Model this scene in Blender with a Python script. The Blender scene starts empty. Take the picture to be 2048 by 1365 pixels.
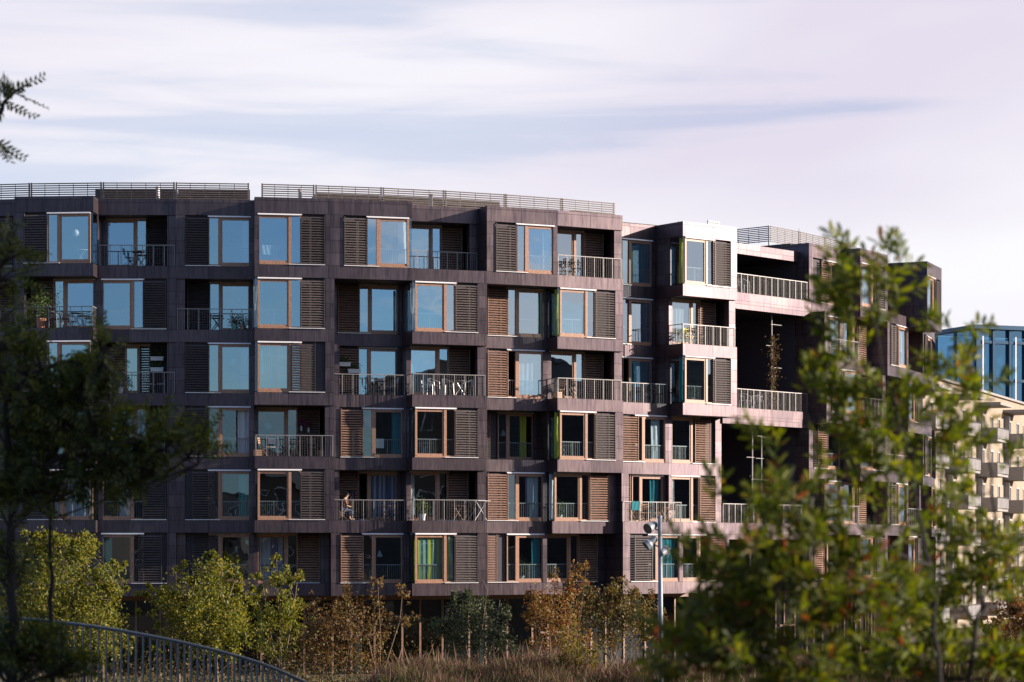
import bpy, math, random
import numpy as np
from mathutils import Vector, Matrix
random.seed(7); RNG = np.random.default_rng(7)
S = bpy.context.scene
COL = S.collection
F, CAMZ = 4836.0, 6.2            # focal length in photo pixels, eye height
R_ = math.radians
SUN_AZ, SUN_EL = 86.0, 14.4      # degrees clockwise from the facade's own forward direction

def at(x, y, d):
    return Vector(((x - 1024) / F * d, d, CAMZ + (1100 - y) / F * d))

# ------------------------------------------------------------------ materials
def new_mat(name):
    m = bpy.data.materials.new(name); m.use_nodes = True
    nt = m.node_tree
    for n in list(nt.nodes): nt.nodes.remove(n)
    out = nt.nodes.new('ShaderNodeOutputMaterial')
    return m, nt, out
def N(nt, t, **kw):
    n = nt.nodes.new(t)
    for k, v in kw.items(): setattr(n, k, v)
    return n
def setin(n, **kw):
    for k, v in kw.items():
        n.inputs[k.replace('_', ' ')].default_value = v
def ramp(nt, stops):
    r = nt.nodes.new('ShaderNodeValToRGB')
    e = r.color_ramp.elements
    while len(e) < len(stops): e.new(0.5)
    for i, (p, c) in enumerate(stops):
        e[i].position = p; e[i].color = (*c, 1)
    return r
def simple(name, col, rough=0.6, metal=0.0, var=0.12, scale=6.0, spec=0.5):
    m, nt, out = new_mat(name)
    b = N(nt, 'ShaderNodeBsdfPrincipled')
    tc = N(nt, 'ShaderNodeTexCoord'); no = N(nt, 'ShaderNodeTexNoise')
    setin(no, Scale=scale, Detail=5.0)
    nt.links.new(tc.outputs['Object'], no.inputs['Vector'])
    r = ramp(nt, [(0.3, tuple(c * (1 - var) for c in col)), (0.7, tuple(min(1, c * (1 + var)) for c in col))])
    nt.links.new(no.outputs['Fac'], r.inputs['Fac'])
    nt.links.new(r.outputs['Color'], b.inputs['Base Color'])
    setin(b, Roughness=rough, Metallic=metal)
    b.inputs['Specular IOR Level'].default_value = spec
    nt.links.new(b.outputs['BSDF'], out.inputs['Surface'])
    return m

def cladding_mat(name, ca, cb, metal=0.55, rough=0.42):
    m, nt, out = new_mat(name)
    b = N(nt, 'ShaderNodeBsdfPrincipled')
    uv = N(nt, 'ShaderNodeTexCoord')
    br = N(nt, 'ShaderNodeTexBrick'); br.offset = 0.0
    setin(br, Scale=1.0, Mortar_Size=0.014, Mortar_Smooth=0.2, Brick_Width=1.87, Row_Height=0.6)
    br.inputs['Color1'].default_value = (*ca, 1); br.inputs['Color2'].default_value = (*cb, 1)
    br.inputs['Mortar'].default_value = (0.045, 0.036, 0.042, 1)
    nt.links.new(uv.outputs['UV'], br.inputs['Vector'])
    # weather streaks running down the sheets, and blotchy patina
    mp = N(nt, 'ShaderNodeMapping'); mp.inputs['Scale'].default_value = (7.0, 0.7, 1)
    nt.links.new(uv.outputs['UV'], mp.inputs['Vector'])
    n1 = N(nt, 'ShaderNodeTexNoise'); setin(n1, Scale=1.0, Detail=6.0, Roughness=0.65)
    nt.links.new(mp.outputs['Vector'], n1.inputs['Vector'])
    n2 = N(nt, 'ShaderNodeTexNoise'); setin(n2, Scale=0.55, Detail=7.0, Roughness=0.6)
    nt.links.new(uv.outputs['UV'], n2.inputs['Vector'])
    r1 = ramp(nt, [(0.34, (0.58, 0.55, 0.58)), (0.5, (.98, .97, .97)), (0.68, (1.3, 1.27, 1.24))])
    nt.links.new(n1.outputs['Fac'], r1.inputs['Fac'])
    r2 = ramp(nt, [(0.3, (0.8, 0.76, 0.84)), (0.7, (1.12, 1.08, 1.02))])
    nt.links.new(n2.outputs['Fac'], r2.inputs['Fac'])
    m1 = N(nt, 'ShaderNodeMixRGB', blend_type='MULTIPLY'); m1.inputs['Fac'].default_value = 0.8
    nt.links.new(br.outputs['Color'], m1.inputs['Color1']); nt.links.new(r1.outputs['Color'], m1.inputs['Color2'])
    m2 = N(nt, 'ShaderNodeMixRGB', blend_type='MULTIPLY'); m2.inputs['Fac'].default_value = 1.0
    nt.links.new(m1.outputs['Color'], m2.inputs['Color1']); nt.links.new(r2.outputs['Color'], m2.inputs['Color2'])
    nt.links.new(m2.outputs['Color'], b.inputs['Base Color'])
    mr = N(nt, 'ShaderNodeMapRange'); setin(mr, To_Min=rough - 0.07, To_Max=rough + 0.1)
    nt.links.new(n1.outputs['Fac'], mr.inputs['Value']); nt.links.new(mr.outputs['Result'], b.inputs['Roughness'])
    setin(b, Metallic=metal)
    bp = N(nt, 'ShaderNodeBump'); setin(bp, Strength=0.25, Distance=0.01)
    nt.links.new(n2.outputs['Fac'], bp.inputs['Height']); nt.links.new(bp.outputs['Normal'], b.inputs['Normal'])
    nt.links.new(b.outputs['BSDF'], out.inputs['Surface'])
    return m

def glass_mat(name, tint, refl, base=0.22, wob=0.006, wscale=0.8):
    m, nt, out = new_mat(name)
    tc = N(nt, 'ShaderNodeTexCoord')
    no = N(nt, 'ShaderNodeTexNoise'); setin(no, Scale=wscale, Detail=1.5)
    nt.links.new(tc.outputs['Object'], no.inputs['Vector'])
    bp = N(nt, 'ShaderNodeBump'); setin(bp, Strength=1.0, Distance=wob)
    nt.links.new(no.outputs['Fac'], bp.inputs['Height'])
    gl = N(nt, 'ShaderNodeBsdfGlossy'); gl.inputs['Roughness'].default_value = 0.005
    gl.inputs['Color'].default_value = (*refl, 1)
    nt.links.new(bp.outputs['Normal'], gl.inputs['Normal'])
    tr = N(nt, 'ShaderNodeBsdfTransparent'); tr.inputs['Color'].default_value = (*tint, 1)
    lw = N(nt, 'ShaderNodeLayerWeight'); lw.inputs['Blend'].default_value = 0.5
    pw = N(nt, 'ShaderNodeMath', operation='POWER'); pw.inputs[1].default_value = 4.0
    nt.links.new(lw.outputs['Facing'], pw.inputs[0])
    mr = N(nt, 'ShaderNodeMapRange'); setin(mr, To_Min=base, To_Max=0.95)
    nt.links.new(pw.outputs[0], mr.inputs['Value'])
    mx = N(nt, 'ShaderNodeMixShader')
    nt.links.new(mr.outputs['Result'], mx.inputs['Fac'])
    nt.links.new(tr.outputs['BSDF'], mx.inputs[1]); nt.links.new(gl.outputs['BSDF'], mx.inputs[2])
    nt.links.new(mx.outputs['Shader'], out.inputs['Surface'])
    return m

def leaf_mat(name, stops, trans=0.35, rough=0.5):
    m, nt, out = new_mat(name)
    g = N(nt, 'ShaderNodeNewGeometry')
    r = ramp(nt, stops)
    nt.links.new(g.outputs['Random Per Island'], r.inputs['Fac'])
    b = N(nt, 'ShaderNodeBsdfPrincipled'); setin(b, Roughness=rough)
    b.inputs['Specular IOR Level'].default_value = 0.35
    t = N(nt, 'ShaderNodeBsdfTranslucent')
    nt.links.new(r.outputs['Color'], b.inputs['Base Color'])
    hs = N(nt, 'ShaderNodeHueSaturation'); setin(hs, Hue=0.49, Saturation=1.15, Value=1.25)
    nt.links.new(r.outputs['Color'], hs.inputs['Color']); nt.links.new(hs.outputs['Color'], t.inputs['Color'])
    mx = N(nt, 'ShaderNodeMixShader'); mx.inputs['Fac'].default_value = trans
    nt.links.new(b.outputs['BSDF'], mx.inputs[1]); nt.links.new(t.outputs['BSDF'], mx.inputs[2])
    nt.links.new(mx.outputs['Shader'], out.inputs['Surface'])
    return m

def stripe_mat(name, cols, freq, trans=0.35):
    """fabric with vertical stripes along U (metres)"""
    m, nt, out = new_mat(name)
    tc = N(nt, 'ShaderNodeTexCoord'); sx = N(nt, 'ShaderNodeSeparateXYZ')
    nt.links.new(tc.outputs['UV'], sx.inputs['Vector'])
    no = N(nt, 'ShaderNodeTexNoise', noise_dimensions='1D'); setin(no, Scale=freq, Detail=2.0)
    nt.links.new(sx.outputs['X'], no.inputs['W'])
    n = len(cols)
    r = ramp(nt, [(0.3 + 0.4 * i / n, c) for i, c in enumerate(cols)])
    r.color_ramp.interpolation = 'CONSTANT' if n > 2 else 'LINEAR'
    nt.links.new(no.outputs['Fac'], r.inputs['Fac'])
    b = N(nt, 'ShaderNodeBsdfDiffuse'); t = N(nt, 'ShaderNodeBsdfTranslucent')
    nt.links.new(r.outputs['Color'], b.inputs['Color']); nt.links.new(r.outputs['Color'], t.inputs['Color'])
    mx = N(nt, 'ShaderNodeMixShader'); mx.inputs['Fac'].default_value = trans
    nt.links.new(b.outputs['BSDF'], mx.inputs[1]); nt.links.new(t.outputs['BSDF'], mx.inputs[2])
    nt.links.new(mx.outputs['Shader'], out.inputs['Surface'])
    return m

M = {}
M['clad'] = cladding_mat('oxidised_metal_cladding', (0.132, 0.106, 0.116), (0.086, 0.069, 0.078), .78, .43)
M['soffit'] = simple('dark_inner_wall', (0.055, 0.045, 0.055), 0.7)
M['room'] = simple('room_plaster', (0.3, 0.32, 0.34), 0.9)
M['wood'] = simple('window_timber', (0.37, 0.205, 0.135), 0.45, var=0.25, scale=14)
M['slat'] = simple('louvre_timber', (0.235, 0.135, 0.095), 0.5, var=0.3, scale=9)
M['slatblack'] = simple('near_black_louvre', (0.055, 0.044, 0.042), 0.55, var=0.3, scale=9)
M['slatdark'] = simple('dark_brown_louvre', (0.10, 0.08, 0.074), 0.5, var=0.3, scale=9)
M['steel'] = simple('galvanised_steel', (0.29, 0.275, 0.275), 0.55, metal=0.4, var=0.15)
M['track'] = simple('pale_aluminium_track', (0.82, 0.79, 0.78), 0.4, metal=0.1, var=0.05)
M['glass'] = glass_mat('window_glass', (0.76, 0.90, 0.94), (0.68, 0.83, 0.92), 0.50, 0.008, .6)
M['glass2'] = glass_mat('warped_window_glass', (0.80, 0.92, 0.95), (0.76, 0.90, 1.0), 0.17, 0.011, .55)
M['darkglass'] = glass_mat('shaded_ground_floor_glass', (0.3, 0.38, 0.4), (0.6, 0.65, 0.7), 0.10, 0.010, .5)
M['sideglass'] = glass_mat('corner_glass', (0.78, 0.88, 0.9), (0.85, 0.9, 1.0), 0.12)
M['roof'] = simple('roof_felt', (0.12, 0.11, 0.11), 0.9)
M['screenwood'] = simple('weathered_screen_slats', (0.13, 0.10, 0.09), 0.6, var=0.25)
M['darkpaint'] = simple('dark_painted_steel', (0.035, 0.035, 0.04), 0.45)
M['teak'] = simple('oiled_furniture_timber', (0.42, 0.24, 0.13), 0.5, var=0.25, scale=20)
M['alu'] = simple('brushed_aluminium', (0.78, 0.77, 0.76), 0.3, metal=0.8)
M['white'] = simple('white_paint', (0.78, 0.77, 0.75), 0.5, var=0.04)
M['terracotta'] = simple('terracotta', (0.45, 0.19, 0.11), 0.8)
M['yellow'] = simple('yellow_paint', (0.72, 0.62, 0.08), 0.5)
M['tealp'] = simple('teal_glaze', (0.2, 0.42, 0.38), 0.4)
M['bark'] = simple('bark', (0.10, 0.075, 0.055), 0.9, var=0.35, scale=12)
M['barkdark'] = simple('dark_bark', (0.02, 0.017, 0.015), 0.9, var=0.35, scale=12)
M['palebark'] = simple('pale_bark', (0.17, 0.12, 0.085), 0.85, var=0.3, scale=12)
M['ramp'] = simple('ramp_concrete', (0.3, 0.29, 0.28), 0.85)
M['railpaint'] = simple('blue_grey_railing_paint', (0.09, 0.12, 0.15), 0.5, metal=0.2)
M['polepaint'] = simple('pale_grey_pole_paint', (0.22, 0.245, 0.275), 0.5, metal=0.3)
M['lens'] = glass_mat('floodlight_lens', (0.3, 0.34, 0.38), (1, 1, 1), 0.25)
M['skin'] = simple('skin', (0.62, 0.40, 0.29), 0.55, var=0.05)
M['hair'] = simple('brown_hair', (0.10, 0.055, 0.03), 0.6)
M['denim'] = simple('denim', (0.10, 0.14, 0.24), 0.9)
M['shirt'] = simple('dusty_red_top', (0.26, 0.11, 0.08), 0.9)
M['striped'] = stripe_mat('black_striped_cloth', [(0.015, 0.015, 0.02), (0.015, 0.015, 0.02), (0.2, 0.2, 0.22)], 18, 0.05)
M['greenleaf'] = leaf_mat('potted_leaves', [(0.0, (0.05, 0.09, 0.03)), (1.0, (0.14, 0.20, 0.06))])
M['dryleaf'] = leaf_mat('dry_creeper_leaves', [(0.0, (0.10, 0.06, 0.03)), (0.6, (0.22, 0.13, 0.06)), (1.0, (0.26, 0.24, 0.08))])
M['pink'] = leaf_mat('pink_petals', [(0.0, (0.6, 0.2, 0.25)), (1.0, (0.8, 0.4, 0.42))])
M['purple'] = leaf_mat('magenta_petals', [(0.0, (0.25, 0.02, 0.10)), (1.0, (0.4, 0.05, 0.2))])
M['c_white'] = stripe_mat('white_curtain', [(0.70, 0.72, 0.78), (0.82, 0.84, 0.86)], 6)
M['c_teal'] = stripe_mat('teal_white_curtain', [(0.1, 0.55, 0.66), (0.75, 0.78, 0.86), (0.16, 0.62, 0.72), (0.7, 0.74, 0.85)], 4)
M['c_yellow'] = stripe_mat('yellow_teal_curtain', [(0.15, 0.36, 0.45), (0.70, 0.72, 0.05), (0.2, 0.45, 0.55), (0.78, 0.78, 0.08)], 4.5)
M['c_lime'] = stripe_mat('lime_curtain', [(0.62, 0.62, 0.04), (0.72, 0.72, 0.08)], 6)
M['c_blue'] = stripe_mat('petrol_curtain', [(0.03, 0.19, 0.24), (0.08, 0.32, 0.37)], 5)
M['c_purple'] = stripe_mat('purple_white_curtain', [(0.32, 0.22, 0.42), (0.72, 0.74, 0.80), (0.30, 0.2, 0.4)], 1.6)
M['c_green'] = stripe_mat('sea_green_curtain', [(0.06, 0.36, 0.33), (0.15, 0.50, 0.45)], 6)
M['c_pink'] = stripe_mat('white_curtain_pink_stripe', [(0.80, 0.80, 0.86), (0.78, 0.79, 0.84), (0.80, 0.50, 0.42), (0.82, 0.82, 0.86)], 2.2)

def brick_mat(name, ca, cb, mort):
    m, nt, out = new_mat(name)
    b = N(nt, 'ShaderNodeBsdfPrincipled'); uv = N(nt, 'ShaderNodeTexCoord')
    br = N(nt, 'ShaderNodeTexBrick'); setin(br, Scale=1.0, Mortar_Size=0.01, Brick_Width=0.25, Row_Height=0.075)
    br.inputs['Color1'].default_value = (*ca, 1); br.inputs['Color2'].default_value = (*cb, 1); br.inputs['Mortar'].default_value = (*mort, 1)
    nt.links.new(uv.outputs['UV'], br.inputs['Vector'])
    no = N(nt, 'ShaderNodeTexNoise'); setin(no, Scale=0.5, Detail=6.0)
    nt.links.new(uv.outputs['UV'], no.inputs['Vector'])
    r = ramp(nt, [(0.3, (0.85, 0.83, 0.8)), (0.7, (1.08, 1.08, 1.08))]); nt.links.new(no.outputs['Fac'], r.inputs['Fac'])
    mx = N(nt, 'ShaderNodeMixRGB', blend_type='MULTIPLY'); mx.inputs['Fac'].default_value = 1
    nt.links.new(br.outputs['Color'], mx.inputs['Color1']); nt.links.new(r.outputs['Color'], mx.inputs['Color2'])
    nt.links.new(mx.outputs['Color'], b.inputs['Base Color']); setin(b, Roughness=0.85)
    nt.links.new(b.outputs['BSDF'], out.inputs['Surface'])
    return m
M['brick'] = brick_mat('yellow_brick', (0.37, 0.30, 0.225), (0.32, 0.255, 0.19), (0.34, 0.29, 0.24))
M['oppbrick'] = brick_mat('dark_brick', (0.10, 0.075, 0.065), (0.08, 0.065, 0.06), (0.10, 0.09, 0.085))
M['render'] = simple('grey_render', (0.17, 0.155, 0.15), 0.85)
M['bluesteel'] = simple('blue_steel', (0.015, 0.07, 0.14), 0.4, metal=0.2)
M['blueglass'] = glass_mat('blue_curtain_glass', (0.25, 0.50, 0.66), (0.25, 0.45, 0.62), 0.45, 0.003)
M['concrete'] = simple('pale_concrete', (0.29, 0.275, 0.265), 0.85)

# ------------------------------------------------------------------ mesh builder
class MB:
    def __init__(self): self.v, self.f, self.uv, self.mi = [], [], [], []
    def quad(self, pts, uvs=None, mi=0):
        i = len(self.v); self.v.extend([tuple(p) for p in pts]); self.f.append(tuple(range(i, i + len(pts))))
        self.uv.append(uvs or [(p[0], p[2]) for p in pts]); self.mi.append(mi)
    def hexa(self, b, ub=None, mi=0):
        """b: 8 corners: 0-3 bottom ccw, 4-7 top; faces get metre UVs from edge lengths + offset ub"""
        ub = ub or (0, 0)
        V = [Vector(p) for p in b]
        for idx in ((0, 1, 5, 4), (1, 2, 6, 5), (2, 3, 7, 6), (3, 0, 4, 7), (3, 2, 1, 0), (4, 5, 6, 7)):
            P = [V[k] for k in idx]
            w = (P[1] - P[0]).length; h = (P[3] - P[0]).length
            vert = idx[0] < 4 and idx[2] > 3
            u0, v0 = (ub[0], P[0].z - .4) if vert else (ub[0], ub[1])
            self.quad(P, [(u0, v0), (u0 + w, v0), (u0 + w, v0 + h), (u0, v0 + h)], mi)
    def box(self, x0, x1, y0, y1, z0, z1, T=None, mi=0):
        b = [(x0, y0, z0), (x1, y0, z0), (x1, y1, z0), (x0, y1, z0), (x0, y0, z1), (x1, y0, z1), (x1, y1, z1), (x0, y1, z1)]
        if T: b = [T(*p) for p in b]
        self.hexa(b, (x0, y0), mi)
    def tube(self, pts, rads, n=6, mi=0, cap=True):
        pts = [Vector(p) for p in pts]
        if not hasattr(rads, '__len__'): rads = [rads] * len(pts)
        base = len(self.v); up = None
        for i, p in enumerate(pts):
            t = (pts[min(i + 1, len(pts) - 1)] - pts[max(i - 1, 0)]).normalized()
            if up is None: up = t.orthogonal().normalized()
            a = (up - t * up.dot(t)).normalized(); up = a; b = t.cross(a)
            for k in range(n):
                an = 2 * math.pi * k / n
                self.v.append(tuple(p + (a * math.cos(an) + b * math.sin(an)) * rads[i]))
        for i in range(len(pts) - 1):
            for k in range(n):
                k2 = (k + 1) % n
                self.f.append((base + i * n + k, base + i * n + k2, base + (i + 1) * n + k2, base + (i + 1) * n + k))
                self.uv.append([(k / n, i), ((k + 1) / n, i), ((k + 1) / n, i + 1), (k / n, i + 1)]); self.mi.append(mi)
        if cap:
            for st in (0, len(pts) - 1):
                idx = [base + st * n + k for k in range(n)]
                if st == 0: idx.reverse()
                self.f.append(tuple(idx)); self.uv.append([(0, 0)] * n); self.mi.append(mi)
    def lathe(self, prof, n=14, o=(0, 0, 0), T=None, mi=0):
        base = len(self.v)
        for r, z in prof:
            for k in range(n):
                a = 2 * math.pi * k / n
                p = Vector((r * math.cos(a), r * math.sin(a), z))
                if T: p = T @ p
                self.v.append(tuple(p + Vector(o)))
        for i in range(len(prof) - 1):
            for k in range(n):
                k2 = (k + 1) % n
                self.f.append((base + i * n + k, base + i * n + k2, base + (i + 1) * n + k2, base + (i + 1) * n + k))
                self.uv.append([(0, 0), (1, 0), (1, 1), (0, 1)]); self.mi.append(mi)
    def build(self, name, mats, parent=None, smooth=False):
        me = bpy.data.meshes.new(name)
        me.from_pydata(self.v, [], self.f)
        ul = me.uv_layers.new(name='UVMap')
        flat = [c for u in self.uv for p in u for c in p]
        if len(flat) == 2 * len(me.loops): ul.data.foreach_set('uv', flat)
        mats = mats if isinstance(mats, (list, tuple)) else [mats]
        for m in mats: me.materials.append(m)
        me.polygons.foreach_set('material_index', self.mi)
        if smooth: me.polygons.foreach_set('use_smooth', [True] * len(me.polygons))
        me.update()
        o = bpy.data.objects.new(name, me); COL.objects.link(o)
        if parent: o.parent = parent
        return o
def tag(o, label=None, cat=None, group=None, kind=None):
    if label: o['label'] = label
    if cat: o['category'] = cat
    if group: o['group'] = group
    if kind: o['kind'] = kind
    return o
def empty(name, loc=(0, 0, 0), rz=0, **kw):
    o = bpy.data.objects.new(name, None); COL.objects.link(o); o.location = loc; o.rotation_euler = (0, 0, rz)
    o.empty_display_size = 0.2
    return tag(o, **kw)
def copy_tree(o, parent=None):
    c = o.copy(); COL.objects.link(c); c.parent = parent
    for ch in list(o.children): copy_tree(ch, c)
    return c

# leaf clouds ---------------------------------------------------------------
def _outline(pts):
    v = [(0, 0, 0)] + [(x, y, 0.10 * 0 + abs(y) * 0.25) for x, y in pts] + [(1, 0, -0.06)] + [(x, -y, abs(y) * 0.25) for x, y in pts]
    k = len(pts)
    return np.array(v, float), [tuple(range(0, k + 2)), tuple([0, k + 1] + list(range(2 * k + 1, k + 1, -1)))]
OAK = _outline([(.14, .04), (.26, .14), (.36, .07), (.5, .20), (.62, .09), (.74, .15), (.86, .05)])
OVAL = _outline([(.25, .16), (.6, .17)])
SMALL = (np.array([(0, 0, 0), (.5, .28, .06), (1, 0, -.05), (.5, -.28, .06)], float), [(0, 1, 2), (0, 2, 3)])
def leaves(name, mat, tmpl, pos, dirs, nrm, size, parent=None):
    tv, tf = tmpl
    pos = np.asarray(pos, float); n = len(pos)
    d = np.asarray(dirs, float); d /= np.linalg.norm(d, axis=1)[:, None] + 1e-9
    nn = np.asarray(nrm, float); nn = nn - d * np.sum(nn * d, axis=1)[:, None]; nn /= np.linalg.norm(nn, axis=1)[:, None] + 1e-9
    b = np.cross(nn, d)
    s = np.asarray(size, float).reshape(n, 1, 1)
    V = pos[:, None, :] + s * (tv[None, :, 0:1] * d[:, None, :] + tv[None, :, 1:2] * b[:, None, :] + tv[None, :, 2:3] * nn[:, None, :])
    V = V.reshape(-1, 3); k = len(tv)
    loops = np.concatenate([np.array(f) for f in tf]); ll = len(loops)
    LI = (loops[None, :] + (np.arange(n) * k)[:, None]).reshape(-1)
    tot = np.tile(np.array([len(f) for f in tf]), n); st = np.concatenate([[0], np.cumsum(tot)[:-1]])
    me = bpy.data.meshes.new(name)
    me.vertices.add(len(V)); me.vertices.foreach_set('co', V.ravel())
    me.loops.add(len(LI)); me.loops.foreach_set('vertex_index', LI.astype(np.int32))
    me.polygons.add(len(tot)); me.polygons.foreach_set('loop_start', st.astype(np.int32)); me.polygons.foreach_set('loop_total', tot.astype(np.int32))
    me.update(calc_edges=True); me.validate()
    me.materials.append(mat)
    o = bpy.data.objects.new(name, me); COL.objects.link(o)
    if parent: o.parent = parent
    return o
def rand_dirs(n, up=0.0):
    d = RNG.normal(size=(n, 3)); d[:, 2] += up
    return d / np.linalg.norm(d, axis=1)[:, None]
def clump_points(blobs, per=14, spread=0.16):
    """blobs: (centre, (rx,ry,rz), n) -> leaf positions gathered in clumps through the volume"""
    out = []
    for c, r, n in blobs:
        m = max(1, n // per)
        q = rand_dirs(m) * (RNG.random(m) ** 0.42)[:, None]
        ctr = np.array(c) + q * np.array(r)
        idx = RNG.integers(0, m, n)
        out.append(ctr[idx] + RNG.normal(size=(n, 3)) * spread * np.mean(r))
    return np.concatenate(out)

# ------------------------------------------------------------------ facade geometry
CX, CY = -18.09, 158.0
RB, RHALF = 42.80, 43.90         # chord planes of level 0 and level 1
DTH = 4.78
HW = RHALF * math.tan(R_(DTH / 2))
LV = 1.1
class Fr:
    def __init__(self, th):
        self.th = th; a = R_(th)
        self.n = Vector((math.sin(a), -math.cos(a), 0)); self.t = Vector((math.cos(a), math.sin(a), 0))
        self.c = Vector((CX, CY, 0)); self.rz = a
    def P(self, u, d, z):
        u = u * (RB + d) / RHALF
        return self.c + self.n * (RB + d) + self.t * u + Vector((0, 0, z))
    def Q(self, u, d, z):        # without wedge scaling
        return self.c + self.n * (RB + d) + self.t * u + Vector((0, 0, z))
def fbox(mb, fr, u0, u1, d0, d1, z0, z1, mi=0, wedge=True):
    if u0 > u1: u0, u1 = u1, u0
    g = fr.P if wedge else fr.Q
    # order so that front (d1) face is first: bottom ccw seen from above
    b = [g(u0, d1, z0), g(u1, d1, z0), g(u1, d0, z0), g(u0, d0, z0), g(u0, d1, z1), g(u1, d1, z1), g(u1, d0, z1), g(u0, d0, z1)]
    mb.hexa(b, (R_(fr.th) * RHALF + u0, d0), mi)
def W(L, **k): return dict(k='W', L=L, w=L, **k)
def B(L, w, **k): return dict(k='B', L=L, w=w, **k)
CELLS = {
 -2: [W(1), W(1), W(1), W(1), W(1), W(1)],
 -1: [W(1), B(1, 0), W(1), W(1), W(1), W(1)],
 0: [W(2, g=1), B(2, 1), W(2, g=1), W(1), W(1.5, g=1), W(1)],
 1: [B(1, 0), W(1), B(1, 0, so=.3, wn=1), B(1, 0), W(1, op=1), W(1, so=.2)],
 2: [W(1), B(1, 0), W(1), W(1, op=2), W(1, so=.3), W(.6, so=.3)],
 3: [W(2), W(2, g=1), W(2, g=1, so=.42), B(2, .3), W(2, g=1), W(.3)],
 4: [W(2, g=1), W(.2), B(1, 0), W(1), B(1, 0, op=1), W(1)],
 5: [B(1, 0), W(2, g=1), B(2, 1), W(2, g=1), B(2, 1, so=.1), W(2, g=1)],
 6: [W(2), W(1), W(1, op=1), W(0, so=-.5, op=2), W(1), W(1, so=-.6)],
 7: [B(2, 1), W(2, g=1), B(2, 1), W(2, g=1), W(1.5, g=1), W(.5)],
 8: [W(0, so=-.35), W(0, so=-.3), B(1, 0, op=1), W(1, so=.15), B(2, .8, so=-.2), W(2, so=.2)],
 9: [W(2, g=1), B(2, 1), W(2, g=1), W(1, so=.35), W(1), W(1.5)],
 10: [W(1, so=.8), B(2, 1, so=.6), W(2), W(1, so=.4), B(2, 1), W(1)],
 11: [W(2), W(1), B(2, 1), W(2), W(1), W(2)],
 12: [B(1, 0), W(2), W(1), B(2, 1), W(2), W(1)],
 13: [W(3), W(1), W(2), W(1), B(2, 1), W(2)],
 14: [B(1, 0), W(2), B(2, 1), W(2), W(1), W(1)],
 15: [W(2), B(2, 1), W(1), W(1), W(2), W(1)],
 16: [W(1), W(2), W(1), W(2), W(1), W(2)],
}
TH0 = -6.66; GAP0 = TH0 + DTH * 10; GAP1 = 50.9
def col_theta(c): return (TH0 + DTH * (c + .5)) if c < 10 else (GAP1 + DTH * (c - 10 + .5))
FR = {c: Fr(col_theta(c)) for c in CELLS}
FZ = [CAMZ + 13.4 - 3 * r for r in range(6)]
OPEN_H, ROOF_Z = 2.4, 22.75

bld = empty('apartment_building', (CX, CY, 0), label='round apartment building clad in dark oxidised metal with stepped boxes and balconies', cat='building')
def toB(o):   # parent keeping world placement
    o.parent = bld; o.matrix_parent_inverse = Matrix.Translation(Vector((CX, CY, 0))).inverted(); return o

clad, inner, roofm = MB(), MB(), MB()
BACK = -5.0
def qu(c, q): return (-HW + q) if c % 2 == 0 else (HW - q)
glass_pick = random.Random(3)

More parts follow.
